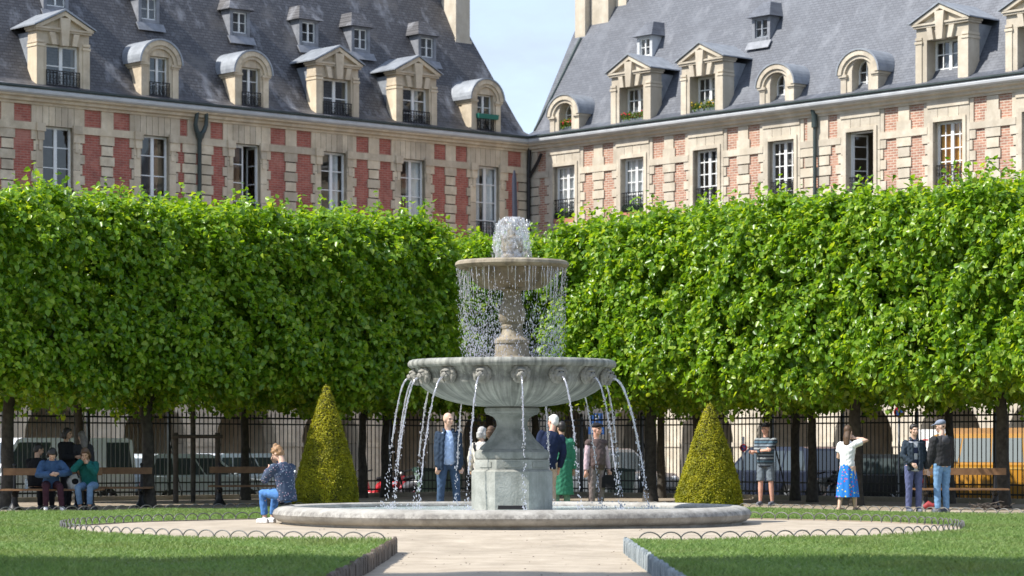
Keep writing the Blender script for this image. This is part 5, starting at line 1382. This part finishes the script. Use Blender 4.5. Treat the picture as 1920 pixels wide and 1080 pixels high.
# ------------------------------------------------------------------ iron fence
def make_fence(origin,direc,label):
    """from the corner outwards"""
    L=24.0; rz=math.atan2(direc.y,direc.x); root=empty('iron_fence',(origin.x,origin.y,0),rz,label,'fence','iron fence round the garden')
    g=MB(); g.box(0,L,-.14,.14,-.34,.11); g.box(0,L,-.17,.17,-.34,-.05); g.build('plinth',mt['kerbstone'],root)
    g=MB(); n=int(L/.128)
    for i in range(n+1):
        x=i*.128
        g.tube([(x,0,.10),(x,0,2.04)],.0135,5,False)
        g.add([(x-.028,0,2.07),(x,.028,2.07),(x+.028,0,2.07),(x,-.028,2.07),(x,0,2.25),(x,0,1.99)],[(0,3,4),(3,2,4),(2,1,4),(1,0,4),(3,0,5),(2,3,5),(1,2,5),(0,1,5)])
    g.build('bars',mt['fence'],root)
    for z,t in ((2.01,.022),(1.86,.018),(.42,.018),(.20,.02)):
        g=MB(); g.box(0,L,-.021,.021,z-t,z+t); g.build('rail',mt['fence'],root)
    x=0
    while x<=L:
        g=MB(); g.box(x-.035,x+.035,-.034,.034,.09,2.10); g.ball((x,0,2.14),.05,.05,.06,8,6); g.tube([(x,.03,1.5),(x,.55,.10)],.018,6); g.build('post',mt['fence'],root); x+=2.304
make_fence(FC,-dL,'dark iron railing with spear points along the left side of the garden')
make_fence(FC+Vector((.02,.02,0)),-dR,'dark iron railing with spear points along the right side of the garden')

# ------------------------------------------------------------------ benches and small things
def make_bench(px,Y,L,rz,label):
    r=empty('park_bench',(X_at(px,Y),Y,0),rz,label,'bench','double sided wooden park benches')
    for s in (-1,1):
        g=MB(); g.box(-L/2,L/2,s*.10,s*.30,.395,.43); g.box(-L/2,L/2,s*.315,s*.46,.395,.43); g.build('seat',mt['bench'],r)
    g=MB(); g.box(-L/2,L/2,-.028,.028,.70,.84); g.build('backrest',mt['bench'],r)
    for q in (-1,1):
        x=q*(L/2-.22); g=MB()
        g.tube([(x,0,0),(x,0,.05),(x,0,.14),(x,0,.26),(x,0,.36)],[.16,.12,.07,.06,.075],10)
        g.tube([(x,-.44,.37),(x,-.2,.34),(x,0,.30),(x,.2,.34),(x,.44,.37)],[.03,.035,.05,.035,.03],7); g.box(x-.03,x+.03,-.45,.45,.372,.393)
        g.tube([(x,0,.36),(x,0,.55),(x,0,.88)],[.04,.03,.026],8); g.ball((x,0,.90),.04,.04,.04,8,6)
        g.build('leg',mt['iron'],r,50)
make_bench(99,54.15,1.96,.03,'long bench at the far left with people sitting on both sides')
make_bench(207,57.2,1.75,.06,'bench partly hidden between the seated group and the linden trunk')
make_bench(472,60.0,1.86,.05,'bench behind the woman sitting on the fountain')
make_bench(1800,55.0,1.86,-.03,'bench on the right, in front of the orange camper van')
def small_things():
    Y=53.85; x=X_at(49,Y); g=MB(); g.lathe([(.03,0),(.033,.01),(.033,.14),(.03,.17),(.013,.20),(.013,.225),(.0,.226)],12)
    m,t,b=nt('clear bottle'); b.inputs['Base Color'].default_value=(.7,.8,.85,1); b.inputs['Roughness'].default_value=.12; b.inputs['Transmission Weight'].default_value=.6
    tag(g.build('water_bottle',m,None,50,(x,Y,.431)),'clear plastic water bottle standing on the end of the left bench','bottle')
    g=MB(); g.tube([(0,0,0),(0,0,.14),(.01,0,.25),(.0,0,.29)],[.13,.15,.12,.06],10,True,.6); g.cur=1; g.tube([(-.10,-.05,.22),(-.05,-.1,.38),(.05,-.1,.38),(.10,-.05,.22)],.012,6); g.ball((.03,-.075,.15),.07,.04,.06)
    tag(g.build('bag',[plain('off white canvas',(.55,.54,.52)),c_black],None,60,(X_at(139,53.9),53.9,.431)),'white and black bag lying between the two people on the left bench','bag')
    g=MB(); g.tube([(-.08,.03,.03),(0,0,.09),(.10,-.02,.05)],[.05,.07,.04],8); g.tube([(.04,.05,.03),(.12,.02,.10)],[.04,.02],7); 
    tag(g.build('red_bag',plain('dark red cloth',(.30,.03,.035)),None,60,(X_at(1741,53.2),53.2,.05)),'small dark red bag on the ground between the two men','bag')
    rng=random.Random(3); g=MB()
    for i in range(60):
        a=rng.uniform(0,6.28); x=rng.gauss(0,.20); y=rng.gauss(0,.1); z=abs(rng.gauss(0,.06))+.015; L=rng.uniform(.08,.2)
        g.tube([(x,y,z),(x+L*.5*math.cos(a),y+L*.5*math.sin(a),z+rng.uniform(0,.05)),(x+L*math.cos(a),y+L*math.sin(a),z+rng.uniform(0,.06))],[.012,.009,.004],5)
    tag(g.build('twigs',mt['stake'],None,60,(X_at(1855,54.0),54.0,0)),'heap of dry brown twigs beneath the right hand bench','twigs',kind='stuff')
small_things()
# ------------------------------------------------------------------ vehicles and street furniture beyond the fence
tyre=plain('tyre rubber',(.018,.018,.019),.85); rim=plain('alloy rim',(.42,.43,.44),.35,.7); redl=plain('tail lamp red',(.45,.012,.012),.25); whl=plain('lamp glass',(.7,.7,.68),.2); trimm=plain('black trim',(.02,.02,.022),.5)
def paint(name,c,rough=.28):
    m,t,b=nt(name); b.inputs['Base Color'].default_value=(*c,1); b.inputs['Roughness'].default_value=rough; b.inputs['Coat Weight'].default_value=.3; b.inputs['Coat Roughness'].default_value=.08
    return m
def skewed(g,poly,half,zb,k,rnd=.94):
    """cabin: side outline whose walls lean inwards with height"""
    cx=sum(p[0] for p in poly)/len(poly); n=len(poly); vs=[]
    for s in (-1,1):
        for x,z in poly: vs.append((x,s*(half-k*(z-zb)),z))
    A=sum(poly[i][0]*poly[(i+1)%n][1]-poly[(i+1)%n][0]*poly[i][1] for i in range(n))
    fs=[tuple(range(n)),tuple(range(2*n-1,n-1,-1))]+[(i,n+i,n+(i+1)%n,(i+1)%n) for i in range(n)]
    if A<0: fs=[f[::-1] for f in fs]
    g.add(vs,fs)
def make_car(label,cat,loc,rz,L,W,H,col_,belt,cab,hood,wheel_r=.31,cuts=(0,),roofcol=None,win=None,solid_side=False,flip=False,grp='vehicles parked beyond the fence'):
    """front towards -x; cab = (windscreen base, windscreen top, roof rear, rear base) as fractions of the length"""
    r=empty('parked_car' if cat=='car' else cat.replace(' ','_'),loc,rz+(PI if flip else 0),label,cat,grp)
    h=W/2; a=-L/2; b=L/2
    P=paint(label[:18]+' paint',col_)
    body=[(a+.10,.24),(a+.02,.36),(a,.55),(a+.06,hood-.16),(a+.22,hood-.05),(a+L*cab[0],hood),(a+L*cab[0]+.1,belt),(b-.10,belt),(b-.02,belt-.12),(b,.58),(b-.02,.36),(b-.12,.24)]
    g=MB(); cz=.6
    n=len(body); rings=[]
    for y,s in ((-h,.93),(-h+.05,.985),(-h+.16,1.0),(h-.16,1.0),(h-.05,.985),(h,.93)):
        rings.append([(x*(s if abs(x)>L*.3 else 1.0),y,cz+(z-cz)*s) for x,z in body])
    vs=[p for q in rings for p in q]; fs=[tuple(range(n-1,-1,-1)),tuple(range(5*n,6*n))]
    for i in range(5):
        for j in range(n):
            j2=(j+1)%n; fs.append((i*n+j,i*n+j2,(i+1)*n+j2,(i+1)*n+j))
    g.add(vs,fs)
    bm=bmesh.new(); 
    o=g.build('body',P,r,35)
    me=o.data; bm.from_mesh(me); bmesh.ops.recalc_face_normals(bm,faces=bm.faces); bm.to_mesh(me); bm.free()
    X=[a+L*c for c in cab]
    cabp=[(X[0],belt-.03),(X[1],H-.05),(X[1]+.18,H),(X[2]-.15,H),(X[2],H-.05),(X[3],belt-.03)]
    k=.26; hc=h-.06
    g=MB(); skewed(g,cabp,hc,belt,k); o=g.build('cabin',P if not roofcol else paint(label[:14]+' roof paint',roofcol),r,35)
    me=o.data; bm=bmesh.new(); bm.from_mesh(me); bmesh.ops.recalc_face_normals(bm,faces=bm.faces); bm.to_mesh(me); bm.free()
    zl,zh=belt+.02,H-.11
    def xe(z,front):
        (x0,z0),(x1,z1)=(cabp[0],cabp[1]) if front else (cabp[5],cabp[4]); t=(z-z0)/(z1-z0); return x0+(x1-x0)*t
    edges=[None]+list(cuts)+[None]
    for s in (-1,1):
        ed=[0]+[c for c in cuts if 0<c<1]+[1]
        for e0,e1 in zip(ed[:-1],ed[1:]):
            if solid_side and not(e1>=.999 or e0<.01): continue
            pts=[]
            for z in (zl,zh):
                f,bk=xe(z,True)+.09,xe(z,False)-.09
                pts.append(((f+(bk-f)*e0+.025,z),(f+(bk-f)*e1-.025,z)))
            q=[pts[0][0],pts[0][1],pts[1][1],pts[1][0]]
            vs=[(x,s*(hc-k*(z-belt)+.006),z) for x,z in q]
            g=MB(); g.add(vs,[(0,1,2,3) if s<0 else (3,2,1,0)]); g.build('side_window',win or carg,r)
    for front in (True,False):
        vs=[]; o=.012*(-1 if front else 1)
        for z in (zl,zh):
            x=xe(z,front)+o; yy=hc-k*(z-belt)-.09; vs+=[(x,-yy,z),(x,yy,z)]
        g=MB(); g.add([vs[0],vs[1],vs[3],vs[2]],[(0,1,2,3) if not front else (3,2,1,0)]); g.build('windscreen' if front else 'rear_window',carg,r)
    for x in (a+L*.19,b-L*.19):
        for s in (-1,1):
            wr=empty('wheel',(x,s*(h-.10),wheel_r)); wr.parent=r; wr.rotation_euler=(PI/2 if s<0 else -PI/2,0,0)
            g=MB(); g.lathe([(wheel_r*.66,-.09),(wheel_r*.95,-.10),(wheel_r,-.06),(wheel_r,.06),(wheel_r*.95,.115),(wheel_r*.64,.11)],24); g.build('tyre',tyre,wr,40)
            g=MB(); g.lathe([(wheel_r*.66,-.02),(wheel_r*.66,.09),(wheel_r*.58,.10),(wheel_r*.5,.06),(wheel_r*.2,.075),(0,.085)],24,mod=lambda t,z,q:1.0)
            for i in range(5): aa=i*2*PI/5; g.tube([(0,0,.085),(wheel_r*.6*math.cos(aa),wheel_r*.6*math.sin(aa),.09)],.035,6)
            g.build('rim',rim,wr,40)
            g=MB(); g.lathe([(wheel_r*1.13,-.02),(wheel_r*1.13,.02)],24); g.cur=0
    for s in (-1,1):
        g=MB(); g.ball((b-.05,s*(h-.20),belt-.22),.06,.12,.13,8,6); g.build('tail_lamp',redl,r,60)
        g=MB(); g.ball((a+.10,s*(h-.24),hood-.20),.09,.16,.08,8,6); g.build('headlight',whl,r,60)
        g=MB(); g.ball((X[0]+.25,s*(h+.07),belt+.06),.05,.09,.065,8,6); g.build('mirror',P,r,60)
    for s in (-1,1):
        for c in [0.0]+[c for c in cuts if 0<c<1]+[1.0]:
            x=X[0]+.12+(X[3]-X[0]-.3)*c; g=MB(); g.box(x-.006,x+.006,s*(h-.004),s*(h+.003),.36,belt-.06); g.build('door_seam',trimm,r)
    for x in (a-.005,b+.005):
        g=MB(); g.box(x-.02,x+.02,-h+.1,h-.1,.30,.50); g.build('bumper',trimm,r)
    return r
def winmat(name,c):
    m,t,b=nt(name); b.inputs['Base Color'].default_value=(*c,1); b.inputs['Roughness'].default_value=.06; b.inputs['Specular IOR Level'].default_value=.9; return m
m,t,b=nt('tinted car glass'); b.inputs['Base Color'].default_value=(.055,.07,.075,1); b.inputs['Roughness'].default_value=.04; b.inputs['Specular IOR Level'].default_value=.9; carg=m
aL=math.atan2(dL.y,dL.x); aR=math.atan2(dR.y,dR.x)
def sL(t,off): p=FC-dL*t+Vector((-.66,.7512,0))*off; return (p.x,p.y,GZ)
def sR(t,off): p=FC-dR*t+Vector((.7512,.66,0))*off; return (p.x,p.y,GZ)
make_car('white panel van with a rear side window, parked behind the left bench group','van',sL(13.8,2.4),aL,4.7,1.85,1.86,(.84,.87,.91),1.05,(.16,.30,1.0,1.0),.98,.33,(.30,.78),solid_side=True)
make_car('silver hatchback parked behind the staked young tree','car',sL(9.1,2.6),aL,3.9,1.7,1.47,(.55,.62,.65),.92,(.24,.42,.90,.985),.86,.3,(.36,.72),flip=True)
make_car('small pale blue white car parked behind the young tree bench','car',sL(6.05,4.2),aL,3.5,1.65,1.48,(.74,.80,.86),.92,(.20,.38,.92,.99),.88,.29,(.42,.8),flip=True)
make_car('dark grey estate car parked behind the man in the flat cap','car',sR(-3.06,6.0),aR,4.5,1.8,1.62,(.10,.11,.115),.98,(.24,.40,.92,.985),.95,.34,(.34,.66))
make_car('dark navy tall estate car parked behind the man in shorts','car',sR(3.75,6.0),aR,4.1,1.8,1.66,(.018,.024,.045),1.0,(.24,.40,.93,.985),.96,.33,(.36,.68),flip=True)
make_car('black saloon car with a raked windscreen, behind the woman in the blue skirt','car',sR(7.34,6.2),aR,4.2,1.78,1.46,(.012,.015,.018),.93,(.26,.46,.84,.97),.86,.32,(.44,.8),flip=True)
r=make_car('orange mustard camper van with a paler roof, behind the right hand bench','camper van',sR(11.55,6.5),aR,4.5,1.8,1.98,(.40,.19,.022),1.24,(.03,.10,.97,.995),1.10,.33,(.24,.5,.75),roofcol=(.44,.24,.07),win=winmat('glass with painted reflections',(.22,.25,.26)))  # bright window reflections are put into the pale glass colour
g=MB(); g.prism([(-1.75,1.955),(1.75,1.955),(1.62,2.13),(-1.62,2.13)],-.62,.62); g.build('pop_top',plain('tan roof',(.42,.23,.09),.6),r)
g=MB(); g.box(-2.2,2.2,-.913,-.908,1.08,1.13); g.box(-2.2,2.2,.908,.913,1.08,1.13); g.build('trim',plain('ochre trim',(.55,.33,.08),.4),r)
# white lorry with red lettering
x,y,z=sR(9.1,10.0); r=empty('lorry',(x,y,z),aR,'white box lorry with big red letters, behind the two men','lorry','vehicles parked beyond the fence')
wh=paint('lorry white',(.8,.8,.8),.5); g=MB(); g.box(-1.6,2.75,-1.05,1.05,.6,2.14); g.build('cargo_box',wh,r)
g=MB(); g.prism([(-1.68,.45),(-3.4,.45),(-3.45,1.1),(-3.1,1.9),(-1.68,2.05)],-.98,.98); g.build('cab',wh,r); g=MB(); g.box(-3.3,2.6,-.45,.45,.40,.59); g.build('chassis',trimm,r)
for xx in (-2.4,1.8):
    for s in (-1,1):
        g=MB(); g.lathe([(.2,-.11),(.38,-.11),(.4,0),(.38,.11),(.2,.11)],20); o=g.build('wheel',tyre,r,40,(xx,s*.85,.4)); o.rotation_euler=(PI/2,0,0)
g=MB(); g.box(1.98,2.06,1.051,1.056,.7,2.0); g.build('stripe',plain('green stripe',(.02,.22,.08)),r)
def lettering(txt,size,mat_,parent,loc,rot,ext=.004):
    c=bpy.data.curves.new('lettering','FONT'); c.body=txt; c.size=size; c.extrude=ext; c.align_x='CENTER'; c.align_y='CENTER'; c.materials.append(mat_)
    o=bpy.data.objects.new('tmp',c); col.objects.link(o); dg=bpy.context.evaluated_depsgraph_get(); dg.update()
    me=bpy.data.meshes.new_from_object(o.evaluated_get(dg)); bpy.data.objects.remove(o); me.materials.clear(); me.materials.append(mat_)
    o=bpy.data.objects.new('lettering',me); col.objects.link(o); o.parent=parent; o.location=loc; o.rotation_euler=rot; return o
red=plain('sign red',(.55,.02,.02)); wht=plain('sign white',(.8,.8,.8)); blu=plain('sign blue',(.03,.11,.33))
lettering('TR',.34,red,r,(2.40,1.056,1.74),(PI/2,0,PI))
# scooters and a motorbike
def make_bike(loc,rz,colr,label):
    r=empty('scooter',loc,rz,label,'scooter','scooters parked beyond the fence'); p=paint(label[:16]+' enamel',colr)
    for x in (-.62,.62):
        g=MB(); g.lathe([(.12,-.05),(.25,-.06),(.28,0),(.25,.06),(.12,.05)],18); o=g.build('wheel',tyre,r,40,(x,0,.28)); o.rotation_euler=(PI/2,0,0)
    g=MB(); g.tube([(-.75,0,.62),(-.45,0,.66),(-.15,0,.55),(0,0,.36),(.25,0,.34),(.38,0,.5),(.46,0,.85)],[.10,.19,.18,.14,.14,.13,.09],10,True,.9); g.ball((.62,0,.52),.22,.1,.1,10,6); g.build('body',p,r,50)
    g=MB(); g.tube([(-.75,0,.80),(-.4,0,.83),(-.05,0,.78)],[.09,.13,.10],10,True,.6); g.build('seat',c_black,r,50)
    g=MB(); g.tube([(.62,0,.28),(.46,0,.95)],.035,7); g.tube([(.44,-.32,1.03),(.46,0,.97),(.44,.32,1.03)],.022,7); g.build('handlebar',trimm,r,50)
    g=MB(); g.ball((.56,0,.90),.06,.08,.07,8,6); g.build('headlight',whl,r,50)
for t,o,c,l in ((3.0,2.6,(.45,.015,.02),'bright red scooter parked behind the two trunks left of the fountain'),(2.06,2.6,(.10,.10,.11),'grey scooter parked behind the leftmost water jets'),(1.43,2.8,(.32,.02,.03),'dark red scooter parked nearest the bald man')):
    make_bike(sL(t,o),aL+PI/2+.2,c,l)
make_bike(sR(10.0,1.2),aR+PI/2,(.02,.02,.024),'black scooter parked behind the pair of dark trunks')
# wheelie bins
def make_bin(px,Y,label,c):
    r=empty('wheelie_bin',(X_at(px,Y),Y,GZ),.3,label,'bin','bins beyond the fence')
    g=MB(); a,b2=.24,.30; vs=[(-a,-a,.08),(a,-a,.08),(a,a,.08),(-a,a,.08),(-b2,-b2,.98),(b2,-b2,.98),(b2,b2,.98),(-b2,b2,.98)]
    g.add(vs,[(0,3,2,1),(4,5,6,7),(0,1,5,4),(1,2,6,5),(2,3,7,6),(3,0,4,7)]); g.build('bin_body',plain('bin grey green '+str(px),c,.6),r)
    g=MB(); g.prism([(-.33,.985),(.33,.985),(.30,1.06),(-.30,1.10)],-.33,.33); g.build('lid',plain('bin lid '+str(px),(.02,.05,.035),.5),r)
    for s in (-1,1):
        g=MB(); g.lathe([(.03,-.03),(.1,-.03),(.1,.03),(.03,.03)],14); o=g.build('wheel',tyre,r,40,(s*.2,.27,.1)); o.rotation_euler=(0,PI/2,0)
make_bin(800,73.8,'grey green wheelie bin seen left of the bald man',(.13,.19,.14)); make_bin(842,74.4,'grey green wheelie bin behind the legs of the bald man',(.13,.19,.14)); make_bin(1164,73.0,'grey green wheelie bin with a dark lid, right of the man in the flat cap',(.20,.25,.19))
# signs
def sign_post(px,Y,z,label,kind,q=1.0):
    r=empty('street_sign',(X_at(px,Y),Y,GZ),0,label,'street sign'); zz=z-GZ
    g=MB(); g.tube([(0,.03,0),(0,.03,zz+.3)],.03,8); g.build('pole',mt['zinc'],r)
    if kind=='P':
        g=MB(); g.box(-.19,.19,-.02,.0,zz+.0,zz+.36); g.build('panel',blu,r); lettering('P',.34,wht,r,(0,-.024,zz+.18),(PI/2,0,0))
        g=MB(); g.box(-.24,.24,-.02,.0,zz-.26,zz-.04); g.build('panel',blu,r); g=MB(); g.box(-.17,.17,-.026,-.021,zz-.12,zz-.09); g.box(-.17,.17,-.026,-.021,zz-.21,zz-.18); g.build('marking',wht,r)
    else:
        g=MB(); g.lathe([(.0,-.012),(.18,-.012),(.18,0),(0,0)],28,(0,0,0)); o=g.build('disc',blu,r,None,(0,0,zz)); o.rotation_euler=(PI/2,0,0); o.scale=(q,q,1)
        g=MB(); g.lathe([(.165,-.016),(.225,-.016),(.225,.004),(.165,.004)],28,close=True); o=g.build('ring',red,r,None,(0,0,zz)); o.rotation_euler=(PI/2,0,0); o.scale=(q,q,1)
        g=MB(); g.tube([(-.12*q,-.022,zz+.12*q),(.12*q,-.022,zz-.12*q)],.022*q,5); g.build('slash',red,r)
sign_post(1118,80,1.95,'blue parking sign on a pole above the man in the flat cap','P')
sign_post(1686,70,2.20,'round no parking sign under the leaves above the two men','N',.62)
sign_post(1394,73,1.28,'low round no parking sign right of the golden cone','N',.45)
# slender dark mast in front of the corner
r=empty('flag_mast',(X_at(965.5,84),84,GZ),0,'slender dark mast rising in front of the corner, above the fountain','mast')
g=MB(); g.tube([(0,0,0),(0,0,7.4)],[.06,.05],10); g.build('pole',mt['iron'],r,50)
g=MB(); g.tube([(0,0,7.3),(0,0,7.6),(-.0,0,9.0),(-.02,0,10.0),(-.02,0,10.25)],[.055,.085,.09,.075,.03],10); g.build('furled_cover',plain('dark cover',(.035,.035,.05),.3),r,50)

# ------------------------------------------------------------------ light, sky, camera
SUN_AZ=Vector((-.962,-.274,0)).normalized(); EL=math.radians(48)
S=Vector((SUN_AZ.x*math.cos(EL),SUN_AZ.y*math.cos(EL),math.sin(EL)))
ld=bpy.data.lights.new('sun','SUN'); ld.energy=3.8; ld.angle=math.radians(.53); ld.color=(1.0,.955,.88)
lo=bpy.data.objects.new('sun',ld); col.objects.link(lo); lo.rotation_euler=S.to_track_quat('Z','Y').to_euler(); lo.location=(-40,-10,60)
w=bpy.data.worlds.new('World'); scene.world=w; w.use_nodes=True; t=w.node_tree; bg=t.nodes['Background']
sk=t.nodes.new('ShaderNodeTexSky'); sk.sky_type='NISHITA'; sk.sun_disc=False; sk.sun_elevation=EL; sk.sun_rotation=math.atan2(S.x,S.y); sk.air_density=1.0; sk.dust_density=.5; sk.ozone_density=1.0
tc=N(t,'ShaderNodeTexCoord'); mp=N(t,'ShaderNodeMapping'); mp.inputs['Scale'].default_value=(1.0,1.0,2.6); t.links.new(tc.outputs['Generated'],mp.inputs['Vector'])
no=N(t,'ShaderNodeTexNoise',Scale=7.0,Detail=7.0,Roughness=.6); t.links.new(mp.outputs[0],no.inputs['Vector'])
cr=ramp(t,[(.30,(.35,.35,.35)),(.62,(1,1,1))]); t.links.new(no.outputs['Fac'],cr.inputs['Fac'])
cl=mix(t,cr.outputs['Color'],sk.outputs[0],(2.35,2.75,3.55))
t.links.new(cl,bg.inputs['Color']); bg.inputs['Strength'].default_value=.15
cd=bpy.data.cameras.new('camera'); cam=bpy.data.objects.new('camera',cd); col.objects.link(cam)
cam.location=(0,0,CH); cam.rotation_euler=(PI/2,0,0); cd.sensor_width=36; cd.lens=36*F/1920; cd.shift_y=(HZ-540)/1920; cd.clip_end=3000; cd.clip_start=.5
cd.dof.use_dof=True; cd.dof.focus_distance=45.5; cd.dof.aperture_fstop=cd.lens/1000/.034
scene.camera=cam
scene.view_settings.view_transform='Standard'; scene.view_settings.look='None'; scene.view_settings.gamma=1; scene.view_settings.use_curve_mapping=False; scene.view_settings.exposure=.96
scene.cycles.max_bounces=8; scene.cycles.transparent_max_bounces=16; scene.cycles.diffuse_bounces=4; scene.cycles.glossy_bounces=3; scene.cycles.transmission_bounces=4; scene.cycles.caustics_reflective=False; scene.cycles.caustics_refractive=False
scene.cycles.use_denoising=True
